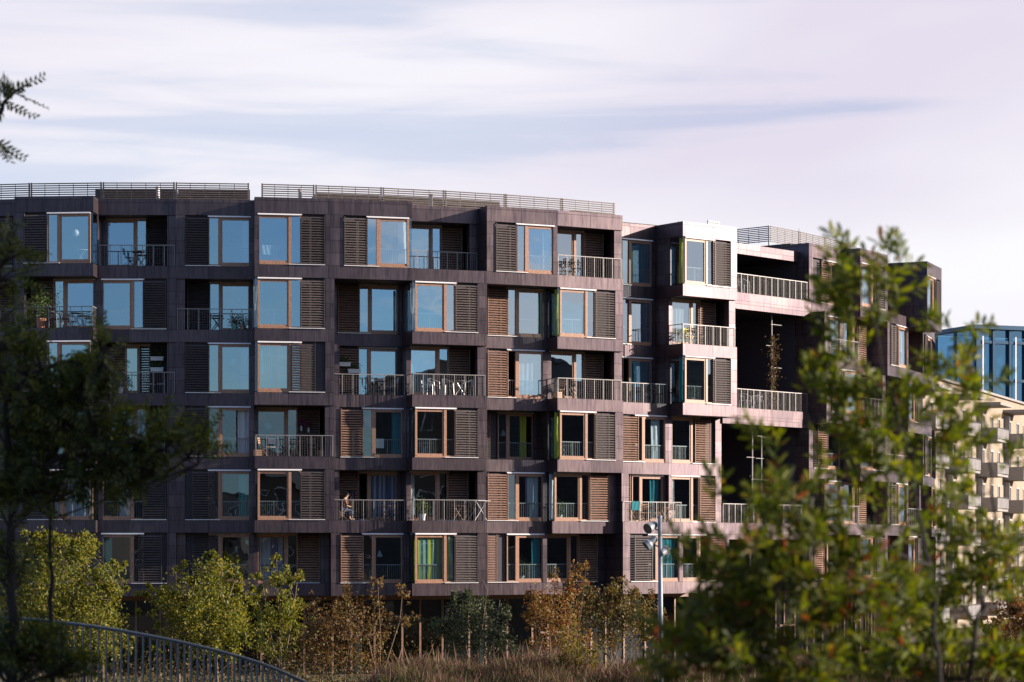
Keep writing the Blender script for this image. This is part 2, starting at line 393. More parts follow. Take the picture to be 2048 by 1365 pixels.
def make_window(c, r, cell, fr, z0):
    w = cell['w'] * LV; z1 = z0 + OPEN_H
    q0, q1 = 1.52, 3.52
    qm = 2.08
    if cell.get('wn'): q0, qm = 1.35, 1.9; q1 = 2.6
    fm = MB(); a, b = w - .14, w - .04
    def bx(qa, qb, za, zb, d0=a, d1=b): fbox(fm, fr, qu(c, qa), qu(c, qb), d0, d1, za, zb)
    bx(q0, q0 + .055, z0 + .1, z1 - .12); bx(q1 - .10, q1, z0 + .1, z1 - .12, a, b + .025)
    bx(q0, q1, z0, z0 + .1); bx(q0, q1, z1 - .12, z1 - .06)
    bx(qm - .10, qm + .03, z0 + .1, z1 - .12, a, b + .02)
    bx(qm + .03, qm + .10, z0 + .1, z1 - .12, a + .02, b - .015)
    bx(qm + .10, q1 - .10, z0 + .1, z0 + .19, a + .02, b - .015); bx(qm + .10, q1 - .10, z1 - .21, z1 - .12, a + .02, b - .015)
    win = toB(fm.build('window', M['wood']))
    # panes
    pm = MB(); dp = w - .09
    def pane(qa, qb, za, zb):
        ua, ub = sorted((qu(c, qa), qu(c, qb)))
        tx, tz = glass_pick.uniform(-.011, .011), glass_pick.uniform(-.010, .010)   # no two panes hang quite alike
        P = [fr.P(ua, dp - tx - tz, za), fr.P(ub, dp + tx - tz, za), fr.P(ub, dp + tx + tz, zb), fr.P(ua, dp - tx + tz, zb)]
        pm.quad(P)
    op = cell.get('op', 0)
    if op != 1: pane(q0 + .055, qm - .10, z0 + .1, z1 - .12)
    if op != 2: pane(qm + .10, q1 - .10, z0 + .19, z1 - .21)
    else: pane(qm + .10, qm + .75, z0 + .19, z1 - .21)
    pm.build('pane', M['glass2'] if (r >= 3 or (c < 2 and r > 2)) else M['glass'], win)
    if cell.get('g'):
        gm = MB(); L = cell['L'] * LV; sgn = 1 if c % 2 == 0 else -1
        ua, ub = sorted((qu(c, q1), sgn * (HW - .02)))
        zb0, zb1 = z0 + .04, z1 - .02
        gm.quad([fr.P(ua, L - .05, zb0), fr.P(ub, L - .05, zb0), fr.P(ub, L - .05, zb1), fr.P(ua, L - .05, zb1)])
        u = sgn * (HW - .02)
        gm.quad([fr.P(u, L - .05, zb0), fr.P(u, L - 1.0, zb0), fr.P(u, L - 1.0, zb1), fr.P(u, L - .05, zb1)])
        gm.build('corner_pane', M['sideglass'], win)
    hm = MB(); ua, ub = sorted((qu(c, q0 - .02), qu(c, q1)))
    hm.hexa([fr.P(ua, w + .05, z1 - .075), fr.P(ub, w + .05, z1 - .075), fr.P(ub, w - .16, z1 - .058), fr.P(ua, w - .16, z1 - .058),
             fr.P(ua, w + .004, z1 - .006), fr.P(ub, w + .004, z1 - .006), fr.P(ub, w - .16, z1 - .006), fr.P(ua, w - .16, z1 - .006)])
    hm.build('head_track', M['track'], win)
    if cell['k'] == 'W':
        rm = MB(); d = w - .17
        fbox(rm, fr, qu(c, q0), qu(c, q1 - .05), d - .015, d + .015, z0 + .86, z0 + .90)
        for k in range(20):
            q = q0 + .05 + k * (q1 - q0 - .1) / 19
            e = .016 if k % 7 == 5 else .006
            fbox(rm, fr, qu(c, q - e), qu(c, q + e), d - e, d + e, z0 + .02, z0 + .86)
        rm.build('guard_rail', M['steel'], win)
    return win

def make_shutter(c, r, cell, fr, z0):
    w = cell['w'] * LV; so = cell.get('so', 0)
    qa, qb = max(.44, .46 + so), min(1.55 + so, 3.3)
    sm = MB(); d0, d1 = w + .015, w + .075
    za, zb = z0 + .05, z0 + OPEN_H - .06
    fbox(sm, fr, qu(c, qa), qu(c, qa + .03), d0, d1, za, zb); fbox(sm, fr, qu(c, qb - .03), qu(c, qb), d0, d1, za, zb)
    n = 19; st = (zb - za - .04) / n
    ua, ub = sorted((qu(c, qa + .03), qu(c, qb - .03)))
    for k in range(n):
        z = za + .02 + k * st
        # each slat leans outwards at the bottom
        bb = [fr.P(ua, d1, z), fr.P(ub, d1, z), fr.P(ub, d1 - .014, z - .006), fr.P(ua, d1 - .014, z - .006),
              fr.P(ua, d0 + .012, z + st * .56), fr.P(ub, d0 + .012, z + st * .56), fr.P(ub, d0, z + st * .50), fr.P(ua, d0, z + st * .50)]
        sm.hexa(bb, (ua, z))
    dark = (cell['L'] >= 2 and cell['k'] == 'W') or (c < 1 and r != 1)  # darker-coloured slats, picked by bay column and box projection
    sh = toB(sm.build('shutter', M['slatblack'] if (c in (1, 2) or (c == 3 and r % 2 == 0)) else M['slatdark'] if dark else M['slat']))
    tm = MB(); fbox(tm, fr, qu(c, .44), qu(c, 2.1), w - .02, w + .075, z0 + .004, z0 + .035)
    tm.build('sliding_track', M['track'], sh)
    return sh

def rail_run(mb, g0, g1, z, h=1.0):
    """railing along the segment g0->g1 (world points at floor height)"""
    g0, g1 = Vector(g0), Vector(g1); L = (g1 - g0).length
    if L < .05: return
    t = (g1 - g0) / L; n = Vector((-t.y, t.x, 0))
    def bar(s0, s1, e, za, zb):
        b = []
        for zz in (za, zb):
            for (s, k) in ((s0, -e), (s1, -e), (s1, e), (s0, e)):
                p = g0 + t * s + n * k; b.append((p.x, p.y, z + zz))
        mb.hexa(b)
    bar(0, L, .022, h - .036, h)
    np_ = max(1, round(L / .5))
    for k in range(np_ + 1):
        s = min(max(k * L / np_, .025), L - .025); bar(s - .015, s + .015, .008, -.1, h - .036)
    nb = max(1, round(L / .12))
    for k in range(1, nb):
        s = k * L / nb; bar(s - .003, s + .003, .003, -.05, h - .036)

for c, rows in CELLS.items():
    fr = FR[c]; sgn = 1 if c % 2 == 0 else -1      # window side sign (even: window to the right)
    for r, cell in enumerate(rows):
        z0 = FZ[r]; z1 = z0 + OPEN_H
        L, w = cell['L'] * LV, cell['w'] * LV
        below = rows[r + 1]['w'] * LV if r < 5 else 0.5
        if r < 5 and rows[r + 1]['k'] == 'B': below = max(below, rows[r + 1]['w'] * LV + .0)
        lev = max(L, below)
        # slab under this storey
        fbox(clad, fr, -HW, HW, BACK, lev, z0 - .6, z0)
        # roof band
        if r == 0:
            fbox(clad, fr, -HW, HW, BACK - 7, (L if cell['k'] == 'W' else max(w, L - .05)), z1, ROOF_Z)
        # pillar side and window side walls
        pl = L if cell['k'] == 'W' else max(w + .06, L - .12)
        fbox(clad, fr, -sgn * HW, -sgn * (HW - .42), pl - .35, pl, z0, z1)
        fbox(clad, fr, -sgn * HW, -sgn * (HW - .10), BACK, pl - .35, z0, z1)
        if cell.get('g'):
            fbox(clad, fr, sgn * HW, sgn * (HW - .10), BACK, L - 1.0, z0, z1)
        else:
            fbox(clad, fr, sgn * HW, sgn * (HW - .22), w - .35, w, z0, z1)
            fbox(clad, fr, sgn * HW, sgn * (HW - .10), BACK, w - .35, z0, z1)
        # wall behind the shutter: a dark panel with the narrow end of the room
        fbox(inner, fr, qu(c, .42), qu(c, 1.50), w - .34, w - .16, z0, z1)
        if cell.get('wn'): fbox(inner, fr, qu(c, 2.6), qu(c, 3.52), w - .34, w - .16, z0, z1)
        # back wall of the room
        fbox(inner, fr, -HW + .11, HW - .11, BACK + .02, BACK + .1, z0 + .005, z1 - .005, 1)
        make_window(c, r, cell, fr, z0)
        make_shutter(c, r, cell, fr, z0)
        if cell.get('wn'):
            sm = MB(); d0, d1 = w + .015, w + .075; n = 18; st = 2.25 / n
            ua, ub = sorted((qu(c, 2.62), qu(c, 3.5)))
            for k in range(n):
                z = z0 + .06 + k * st
                sm.hexa([fr.P(ua, d1, z), fr.P(ub, d1, z), fr.P(ub, d1 - .014, z - .006), fr.P(ua, d1 - .014, z - .006),
                         fr.P(ua, d0 + .012, z + st * .56), fr.P(ub, d0 + .012, z + st * .56), fr.P(ub, d0, z + st * .5), fr.P(ua, d0, z + st * .5)])
            toB(sm.build('shutter', M['slat']))
        if cell['k'] == 'B':
            rm = MB(); e = L - .07
            left = rows_l = CELLS.get(c - 1, rows)[r] if c != 10 else None
            right = CELLS.get(c + 1, rows)[r] if c != 9 else None
            rail_run(rm, fr.P(-HW + .05, e, 0), fr.P(HW - .05, e, 0), z0)
            for nb, s in ((left, -1), (right, 1)):
                lim = w + .02 if nb is None else max(w + .02, nb['w'] * LV + (.02 if nb['k'] == 'W' else 0))
                if nb is not None and nb['k'] == 'B' and nb['L'] >= cell['L']: continue
                if lim < e - .1: rail_run(rm, fr.P(s * (HW - .05), lim, 0), fr.P(s * (HW - .05), e - .03, 0), z0)
            toB(rm.build('railing', M['steel']))

# the open gap with its bridges
gth = (GAP0 + GAP1) / 2; gfr = Fr(gth); GH = RHALF * math.tan(R_((GAP1 - GAP0) / 2))
for r, lvz in ((0, 1.0), (2, 1.0), (4, 1.0)):
    z0 = FZ[r]
    fbox(clad, gfr, -GH, GH, BACK - 2, lvz * LV, z0 - .42, z0)
    fbox(clad, gfr, -GH, GH, BACK - 2, lvz * LV - .02, z0 - .86, z0 - .42)
    rm = MB(); rail_run(rm, gfr.P(-GH + .04, lvz * LV - .06, 0), gfr.P(GH - .25, lvz * LV - .06, 0), z0)
    toB(rm.build('railing', M['steel']))
fbox(clad, gfr, -GH, GH, BACK - 7, .35, 21.75, 22.3)
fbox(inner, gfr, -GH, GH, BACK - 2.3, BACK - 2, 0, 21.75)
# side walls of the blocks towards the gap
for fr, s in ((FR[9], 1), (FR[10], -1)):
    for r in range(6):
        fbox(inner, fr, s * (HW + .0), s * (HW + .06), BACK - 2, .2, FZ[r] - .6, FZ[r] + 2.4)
# right block: radial party wall reaching out beside the gap
for r, L in enumerate((1, 1, 2, 1, 1, 1)):
    fbox(clad, FR[10], -HW - .004, -HW + .3, -1, L * LV - .36, FZ[r] - .0, FZ[r] + 2.4)
# trellis poles with short arms inside the gap
for (u, d, ra, rb) in ((1.5, .2, 0, 2), (-1.3, -.8, 0, 2), (-.2, .2, 2, 4), (1.4, -.4, 2, 4), (-.4, .2, 4, 6)):
    z1_ = FZ[ra] - .86; z0_ = FZ[rb] if rb < 6 else 0.2
    tm = MB(); tm.tube([gfr.P(u, d, z0_), gfr.P(u, d, z1_)], .045, 8)
    k = 0; z = z1_ - .5
    while z > z0_ + 1.2:
        s = .55 if k % 2 else .8
        a0 = -s if k % 2 else -.12
        tm.tube([gfr.P(u + a0, d + .05, z), gfr.P(u + (.12 if k % 2 else s), d + .05, z)], .016, 5)
        for j in range(6): tm.tube([gfr.P(u + a0 + j * .2, d + .05, z), gfr.P(u + a0 + j * .2, d + .05, z - .09)], .008, 4)
        z -= 1.15; k += 1
    toB(tm.build('trellis_pole', M['steel']))
# end walls, back (courtyard) wall and roof
for c in CELLS:
    fr = FR[c]
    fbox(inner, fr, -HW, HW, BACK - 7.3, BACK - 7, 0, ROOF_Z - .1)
    fbox(roofm, fr, -HW, HW, BACK - 7, -.1, ROOF_Z + .004, ROOF_Z + .06)
    # ground storey: recessed glazing between timber posts
    gm = MB(); d = -1.3
    for k in range(3):
        u = -HW + .2 + k * (2 * HW) / 3 + (.25 if (c * 3 + k) % 3 == 0 else 0)
        fbox(gm, fr, u - .05, u + .05, d - .12, d + .03, 0, 3.75)
    fbox(gm, fr, -HW, HW, d - .12, d + .02, 3.75, 4.0); fbox(gm, fr, -HW, HW, d - .12, d + .02, -.3, .12)
    if c % 3 == 1: fbox(gm, fr, -.9, .9, d - .1, d + .025, 2.0, 2.1)
    g = toB(gm.build('storefront', M['slat']))
    pm = MB(); pm.quad([fr.P(-HW, d - .05, .1), fr.P(HW, d - .05, .1), fr.P(HW, d - .05, 3.8), fr.P(-HW, d - .05, 3.8)])
    pm.build('pane', M['darkglass'], g)
    if c in (4, 6, 8):
        bm_ = MB(); fbox(bm_, fr, -.55, .25, d - .5, d - .44, .2, 3.5); bm_.build('blind', M['concrete'], g)
    fbox(inner, fr, -HW, HW, BACK - .1, BACK, -.5, 4.0)
toB(clad.build('cladding', M['clad'])); toB(inner.build('inner_wall', [M['soffit'], M['room']])); toB(roofm.build('roof', M['roof']))

# ------------------------------------------------------------------ roof screens
def arc_pt(th, R, z): a = R_(th); return Vector((CX + R * math.sin(a), CY - R * math.cos(a), z))
def px_theta(x, R):
    lo, hi = -.6, 1.2
    for _ in range(50):
        m = (lo + hi) / 2
        X = CX + R * math.sin(m); z = CY - R * math.cos(m)
        if 1024 + F * X / z < x: lo = m
        else: hi = m
    return math.degrees(lo)
def screen(name, p0, p1, z0, z1, mat, nsl, step=.72, thick=.03, gapf=.55, posts=True):
    mb = MB(); p0, p1 = Vector(p0), Vector(p1); L = (p1 - p0).length; t = (p1 - p0) / L; n = Vector((-t.y, t.x, 0))
    def bar(s0, s1, e0, e1, za, zb, mi=0):
        b = []
        for zz in (za, zb):
            for s, e in ((s0, e0), (s1, e0), (s1, e1), (s0, e1)):
                p = p0 + t * s + n * e; b.append((p.x, p.y, zz))
        mb.hexa(b, (0, 0), mi)
    st = (z1 - z0) / nsl
    for k in range(nsl): bar(0, L, 0, thick, z0 + k * st + st * (1 - gapf), z0 + (k + 1) * st)
    m = max(1, round(L / step))
    for k in range(1, m): bar(k * L / m - .013, k * L / m + .013, thick + .003, thick + .03, z0, z1, 1)
    if posts:
        bar(0, .07, thick + .005, thick + .07, z0 - .15, z1 + .03, 1); bar(L - .07, L, thick + .005, thick + .07, z0 - .15, z1 + .03, 1)
    return toB(mb.build(name, [mat, M['steel'] if posts else mat]))
RS = 42.5
edges = [-230, -85, 60, 204, 350, 499]; edges2 = [522, 630, 765, 890, 1012, 1125, 1231]
for E_ in (edges, edges2):
    for a, b in zip(E_[:-1], E_[1:]):
        ta, tb = px_theta(a, RS) + .03, px_theta(b, RS) - .03
        screen('roof_screen', arc_pt(ta, RS, 0), arc_pt(tb, RS, 0), ROOF_Z + .06, ROOF_Z + 1.0, M['screenwood'], 9, gapf=.48)
# louvred timber enclosures on the roof behind the screens
for a, b, d, h in ((190, 350, 2.2, .8), (356, 500, 2.2, .8), (632, 760, 2.4, .72), (768, 885, 2.4, .72), (892, 1000, 2.4, .72), (1150, 1228, 2.2, .6)):
    Rq = RS - 1.0
    ta, tb = px_theta(a, Rq), px_theta(b, Rq)
    mb = MB()
    def sec(th, R, z): return arc_pt(th, R, z)
    for zz, (k0, k1) in enumerate([(i / 8, (i + .72) / 8) for i in range(8)]):
        mb.hexa([sec(ta, Rq, ROOF_Z + .06 + k0 * h), sec(tb, Rq, ROOF_Z + .06 + k0 * h), sec(tb, Rq - .03, ROOF_Z + .06 + k0 * h), sec(ta, Rq - .03, ROOF_Z + .06 + k0 * h),
                 sec(ta, Rq, ROOF_Z + .06 + k1 * h), sec(tb, Rq, ROOF_Z + .06 + k1 * h), sec(tb, Rq - .03, ROOF_Z + .06 + k1 * h), sec(ta, Rq - .03, ROOF_Z + .06 + k1 * h)])
    z0, z1 = ROOF_Z + .06, ROOF_Z + .06 + h
    mb.hexa([sec(ta, Rq - .05, z0), sec(tb, Rq - .05, z0), sec(tb, Rq - d, z0), sec(ta, Rq - d, z0), sec(ta, Rq - .05, z1), sec(tb, Rq - .05, z1), sec(tb, Rq - d, z1), sec(ta, Rq - d, z1)])
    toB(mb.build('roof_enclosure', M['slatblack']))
for x, y in ((316, 0), (861, 0), (600, 0)):      # pale vent pipes
    th = px_theta(x, RS - .5); mb = MB()
    mb.lathe([(0, ROOF_Z), (.09, ROOF_Z), (.09, ROOF_Z + .78), (.12, ROOF_Z + .79), (.12, ROOF_Z + .86), (0, ROOF_Z + .88)], 10, arc_pt(th, RS - .45, 0))
    toB(mb.build('vent_pipe', M['white'], smooth=False))
for x, h in ((1357, .35), (1390, .2), (1598, .9)):
    mb = MB(); q = arc_pt(px_theta(x, 43.0), 43.0, ROOF_Z); mb.tube([q, q + Vector((0, 0, h))], .012, 5); mb.tube([q + Vector((-.08, 0, h * .8)), q + Vector((.08, 0, h * .8))], .008, 4)
    toB(mb.build('aerial', M['darkpaint']))
# screens of the right hand block
RR = 42.15
ths = [49.5, 53.7, 57.9, 62.1, 66.3, 70.5, 74.7]
for ta, tb in zip(ths[:-1], ths[1:]):
    screen('roof_screen', arc_pt(ta + .03, RR, 0), arc_pt(tb - .03, RR, 0), ROOF_Z + .06, ROOF_Z + .95, M['screenwood'], 9, gapf=.48)
for ra, rb in ((35.2, 38.6), (38.7, RR - .05)):
    screen('roof_screen', arc_pt(49.4, ra, 0), arc_pt(49.4, rb, 0), ROOF_Z + .06, ROOF_Z + .95, M['bluesteel'], 9, gapf=.5)
screen('roof_screen', arc_pt(42.6, 42.0, 0), arc_pt(43.8, 42.0, 0), 22.3, ROOF_Z + .75, M['white'], 8, gapf=.3, step=.12)

# ------------------------------------------------------------------ curtains
STOREY = ['top floor', 'second floor down', 'third floor down', 'fourth floor down', 'fifth floor down', 'lowest upper floor']
ORD = ['', 'first', 'second', 'third', 'fourth', 'fifth', 'sixth', 'seventh', 'eighth', 'ninth', 'tenth', 'eleventh', 'twelfth']
def where(c, r):
    if c == 99: return STOREY[r] + ', bridge in the gap'
    if c < 10: return f'{STOREY[r]}, {ORD[10 - c]} bay left of gap'
    return f'{STOREY[r]}, {ORD[c - 9]} bay right of gap'
def curtain(c, r, qa, qb, mat, desc, d=None, taper=0.0, amp=.016):
    fr = FR[c]; cell = CELLS[c][r]; w = cell['w'] * LV; z0 = FZ[r]
    dd = w - .245 if d is None else w + d
    mb = MB(); n = max(6, int((qb - qa) / .035)); nz = 4
    ph = random.random() * 6
    def pt(i, j):
        s = i / n; f_ = j / nz
        q = qa + (qb - qa) * s * (1 - taper * (1 - abs(f_ - .35)) * (1 if f_ < .8 else .4))
        q = min(max(q, 1.0), 3.7)
        return fr.P(qu(c, q), dd + amp * math.sin(ph + s * (qb - qa) * 26) + .02 * math.sin(s * 9 + f_ * 4), z0 + .04 + f_ * (OPEN_H - .12))
    for i in range(n):
        for j in range(nz):
            u0, u1 = (qb - qa) * i / n + c, (qb - qa) * (i + 1) / n + c
            mb.quad([pt(i, j), pt(i + 1, j), pt(i + 1, j + 1), pt(i, j + 1)], [(u0, j), (u1, j), (u1, j + 1), (u0, j + 1)])
    o = mb.build('curtain', M[mat], smooth=True)
    tag(o, f'{desc}, {where(c, r)}', 'curtain', 'curtains behind the windows')
for a in [
    (3, 2, 2.15, 3.5, 'c_teal', 'teal and white striped curtain'),
    (5, 5, 1.6, 3.5, 'c_yellow', 'yellow and teal striped curtain'),
    (5, 2, 2.5, 3.5, 'c_teal', 'pale teal curtain half drawn'),
    (6, 2, 2.15, 3.5, 'c_pink', 'white curtain with pink stripe'),
    (4, 4, 2.3, 3.5, 'c_purple', 'pale lilac striped curtain'),
    (3, 5, 2.2, 3.5, 'c_purple', 'purple and white wide striped curtain'),
    (2, 2, 3.05, 3.45, 'c_white', 'narrow white curtain'),
    (2, 0, 3.1, 3.45, 'c_white', 'narrow white curtain'),
    (2, 3, 2.9, 3.5, 'c_white', 'white curtain beside open door'),
    (2, 4, 2.95, 3.45, 'c_green', 'sea green curtain'),
    (3, 1, 3.45, 3.72, 'c_white', 'white curtain at glazed corner'),
    (4, 0, 3.05, 3.45, 'c_white', 'pale curtain at pane edge'),
    (4, 3, 3.0, 3.45, 'c_blue', 'petrol blue curtain'),
    (5, 1, 3.4, 3.72, 'c_white', 'white curtain at glazed corner'),
    (5, 4, 3.2, 3.5, 'c_white', 'bright white curtain gathered by the frame'),
    (6, 0, 3.0, 3.4, 'c_white', 'sheer white curtain'),
    (6, 1, 3.05, 3.45, 'c_blue', 'narrow petrol curtain'),
    (6, 3, 2.85, 3.2, 'c_lime', 'lime yellow curtain beside open door'),
    (6, 4, 2.6, 3.3, 'c_purple', 'lilac and blue curtain'),
    (6, 5, 2.95, 3.4, 'c_blue', 'dark petrol curtain'),
    (7, 1, 3.45, 3.72, 'c_lime', 'lime curtain at glazed corner'),
    (7, 3, 3.5, 3.72, 'c_lime', 'lime curtain at glazed corner'),
    (8, 0, 2.2, 3.45, 'c_blue', 'petrol and teal full width curtain'),
    (8, 1, 2.6, 3.3, 'c_purple', 'white and purple striped curtain'),
    (8, 2, 2.3, 3.4, 'c_blue', 'teal curtain behind balcony chairs'),
    (8, 3, 2.7, 3.25, 'c_white', 'pale blue white curtain'),
    (8, 4, 2.8, 3.4, 'c_blue', 'deep teal curtain'),
    (8, 5, 2.0, 3.4, 'c_blue', 'dark blue sheer curtain'),
    (9, 0, 3.45, 3.7, 'c_lime', 'bright yellow curtain at glazed corner'),
    (9, 1, 2.1, 3.4, 'c_white', 'full width white curtain'),
    (9, 2, 3.4, 3.7, 'c_blue', 'teal curtain at glazed corner'),
    (9, 4, 3.1, 3.45, 'c_white', 'narrow white curtain'),
    (0, 4, 1.7, 3.4, 'c_white', 'full width white curtain'),
    (1, 2, 1.95, 2.5, 'c_blue', 'dark blue curtain between the shutters'),
    (1, 5, 3.05, 3.45, 'c_green', 'bright teal curtain'),
    (1, 4, 2.2, 2.7, 'c_white', 'pale curtain beside dark opening'),
    (7, 0, 3.2, 3.45, 'c_white', 'narrow white curtain'),
    (7, 4, 3.4, 3.7, 'c_white', 'white curtain at glazed corner'),
    (10, 1, 2.2, 3.4, 'c_white', 'white curtain'), (11, 0, 2.1, 3.4, 'c_white', 'white curtain'),
    (10, 2, 2.1, 3.4, 'c_white', 'white curtain'), (12, 1, 2.1, 3.4, 'c_white', 'white curtain'),
]: curtain(*a)

# ------------------------------------------------------------------ balcony furniture
def folding_chair(mat, legmat):
    root = empty('chair')
    m = MB()
    for k in range(5): m.box(-.2, .2, -.19 + k * .078, -.19 + k * .078 + .06, .44, .457)
    m.build('seat', mat, root)
    m = MB()
    for z in (.62, .72, .82): m.box(-.2, .2, .225 + (z - .62) * .12, .245 + (z - .62) * .12, z, z + .07)
    m.build('backrest', mat, root)
    for s in (-1, 1):
        m = MB(); x = s * .205
        m.tube([(x, -.24, 0), (x, .22, .60), (x, .27, .92)], .012, 5)
        m.tube([(x * .93, .26, 0), (x * .93, -.18, .45)], .012, 5)
        m.build('leg', legmat, root)
    return root
def bistro_table(mat, legmat, r=.32, h=.72):
    root = empty('table')
    m = MB(); m.lathe([(0, h - .025), (r, h - .025), (r + .008, h - .012), (r, h), (0, h)], 20); m.build('tabletop', mat, root)
    for s in (-1, 1):
        m = MB()
        m.tube([(-.25, s * .16, 0), (.2, s * .16, h - .03)], .012, 5); m.tube([(.25, s * .15, 0), (-.2, s * .15, h - .03)], .012, 5)
        m.build('leg', legmat, root)
    return root
def arm_chair(mat):
    root = empty('chair')
    m = MB(); m.lathe([(0, .43), (.21, .43), (.23, .445), (.21, .46), (0, .46)], 16); m.build('seat', mat, root)
    m = MB()
    arc = [(-.26, -.18, .66)] + [(.27 * math.sin(a), .05 + .2 * math.cos(a), .70 + .12 * math.cos(a)) for a in np.linspace(-1.5, 1.5, 9)] + [(.26, -.18, .66)]
    m.tube(arc, .016, 6)
    for x in (-.14, -.05, .05, .14): m.tube([(x, .2, .45), (x, .245, .8)], .011, 5)
    m.build('backrest', mat, root)
    for sx in (-1, 1):
        for sy, top in ((-1, .66), (1, .5)):
            m = MB(); m.tube([(sx * .25, sy * .22 - .02, 0), (sx * .24, sy * .19, top)], .014, 6); m.build('leg', mat, root)
    return root
def crate(mat):
    root = empty('crate'); m = MB()
    for z in (.02, .12, .22):
        m.box(-.2, .2, -.15, -.135, z, z + .08); m.box(-.2, .2, .135, .15, z, z + .08)
        m.box(-.2, -.185, -.134, .134, z, z + .08); m.box(.185, .2, -.134, .134, z, z + .08)
    m.build('slat_side', mat, root)
    m = MB(); m.box(-.184, .184, -.134, .134, 0.0, .019); m.build('bottom_board', mat, root)
    return root
def potted_plant(potmat, leafmat, h=.5, pr=.14, n=140, drop=0.0, seed=1):
    root = empty('potted_plant')
    m = MB(); m.lathe([(0, 0), (pr * .7, 0), (pr, pr * 1.7), (pr * 1.08, pr * 1.75), (pr * 1.08, pr * 2), (pr * .9, pr * 2), (pr * .85, pr * 1.8), (0, pr * 1.8)], 14); m.build('pot', potmat, root)
    pos = RNG.normal(size=(n, 3)) * np.array([pr * 1.1, pr * 1.1, h * .28]) + np.array([0, 0, pr * 2 + h * .42]); pos[:, 2] = np.maximum(pos[:, 2], pr * 1.6)
    m2 = MB()
    for k in range(5): m2.tube([(0, 0, pr * 1.8), (random.uniform(-.6, .6) * pr, random.uniform(-.6, .6) * pr, pr * 2 + h * .6)], .006, 4)
    m2.build('stem', M['bark'], root)
    leaves('foliage', leafmat, SMALL, pos, rand_dirs(n, .4), rand_dirs(n, .5), RNG.uniform(.06, .12, n), root)
    return root
def planter_box(leafmat):
    root = empty('planter'); m = MB(); m.box(-.3, .3, -.09, .09, 0, .17); m.box(-.32, .32, -.11, -.092, .14, .19); m.box(-.32, .32, .092, .11, .14, .19); m.build('trough', M['white'], root)
    n = 160; pos = RNG.normal(size=(n, 3)) * np.array([.17, .06, .09]) + np.array([0, 0, .27])
    leaves('foliage', leafmat, SMALL, pos, rand_dirs(n, .2), rand_dirs(n, .5), RNG.uniform(.05, .11, n), root)
    return root
def vase(mat):
    root = empty('flower_vase'); m = MB(); m.lathe([(0, 0), (.045, 0), (.06, .1), (.035, .2), (.045, .24), (.03, .24), (0, .2)], 12); m.build('vase', M['white'], root)
    n = 60; pos = RNG.normal(size=(n, 3)) * .07 + np.array([0, 0, .42]); leaves('flower', mat, SMALL, pos, rand_dirs(n, .5), rand_dirs(n), RNG.uniform(.06, .1, n), root)
    m = MB()
    for k in range(5): m.tube([(0, 0, .2), (random.uniform(-.06, .06), random.uniform(-.06, .06), .42)], .005, 4)
    m.build('stem', M['greenleaf'], root)
    return root
def drying_rack():
    root = empty('drying_rack'); m = MB()
    for s in (-1, 1):
        m.tube([(-.4, s * .25, 0), (.35, s * .25, .95)], .012, 5); m.tube([(.4, s * .25, 0), (-.35, s * .25, .95)], .012, 5)
    m.build('frame', M['white'], root)
    m = MB()
    for k in range(8): m.tube([(-.4 + k * .11, -.5, .95), (-.4 + k * .11, .5, .95)], .006, 4)
    m.tube([(-.42, -.5, .95), (.4, -.5, .95)], .01, 5); m.tube([(-.42, .5, .95), (.4, .5, .95)], .01, 5)
    m.build('line_rack', M['white'], root)
    return root
def pendant(kind):
    root = empty('pendant_lamp'); m = MB()
    if kind == 'globe': m.lathe([(0.001, -.2)] + [(.2 * math.sin(a), -.2 * math.cos(a)) for a in np.linspace(.2, 2.95, 9)] + [(.001, .2)], 16)
    else: m.lathe([(.17, -.14), (.16, -.12), (.08, .08), (.03, .16), (.001, .17)], 16)
    m.build('lamp_shade', M['white'], root, smooth=True)
    m = MB(); m.tube([(0, 0, .15), (0, 0, .7)], .006, 4); m.build('cord', M['darkpaint'], root)
    return root
proto = {}
def place(kind, c, r, q, d, desc, cat, group, rot=0, z=0.0, fr=None, name=None, useu=None):
    """q from the pillar side of the bay, d in metres from the window plane (positive: outside)"""
    mk = {'fchair': lambda: folding_chair(M['darkpaint'], M['darkpaint']), 'wchair': lambda: folding_chair(M['teak'], M['teak']),
          'pchair': lambda: folding_chair(M['white'], M['darkpaint']), 'ychair': lambda: folding_chair(M['yellow'], M['yellow']),
          'ftable': lambda: bistro_table(M['darkpaint'], M['darkpaint']), 'wtable': lambda: bistro_table(M['teak'], M['teak'], .36),
          'atable': lambda: bistro_table(M['alu'], M['alu'], .34), 'achair': lambda: arm_chair(M['alu']),
          'dchair': lambda: arm_chair(M['darkpaint']), 'crate': lambda: crate(M['teak']),
          'terra': lambda: potted_plant(M['terracotta'], M['greenleaf']), 'teal': lambda: potted_plant(M['tealp'], M['dryleaf'], .6),
          'wpot': lambda: potted_plant(M['white'], M['greenleaf'], .7, .16, 220), 'bush': lambda: potted_plant(M['terracotta'], M['greenleaf'], 1.7, .25, 900),
          'planter': lambda: planter_box(M['greenleaf']), 'vase': lambda: vase(M['purple']), 'rack': drying_rack,
          'globe': lambda: pendant('globe'), 'cone': lambda: pendant('cone'), 'wtabletop': lambda: bistro_table(M['white'], M['white'], .42)}[kind]
    if kind not in proto: proto[kind] = o = mk()
    else: o = copy_tree(proto[kind])
    f = fr or FR[c]; w = 0 if fr else CELLS[c][r]['w'] * LV
    u = useu if useu is not None else qu(c, q)
    o.location = f.P(u, w + d, FZ[r] + z + .002); o.rotation_euler = (0, 0, f.rz + rot)
    tag(o, f'{desc}, {where(c if not fr else 99, r)}', cat, group)
    return o
CH, TB, PL = 'chairs on the balconies', 'tables on the balconies', 'plants on the balconies'
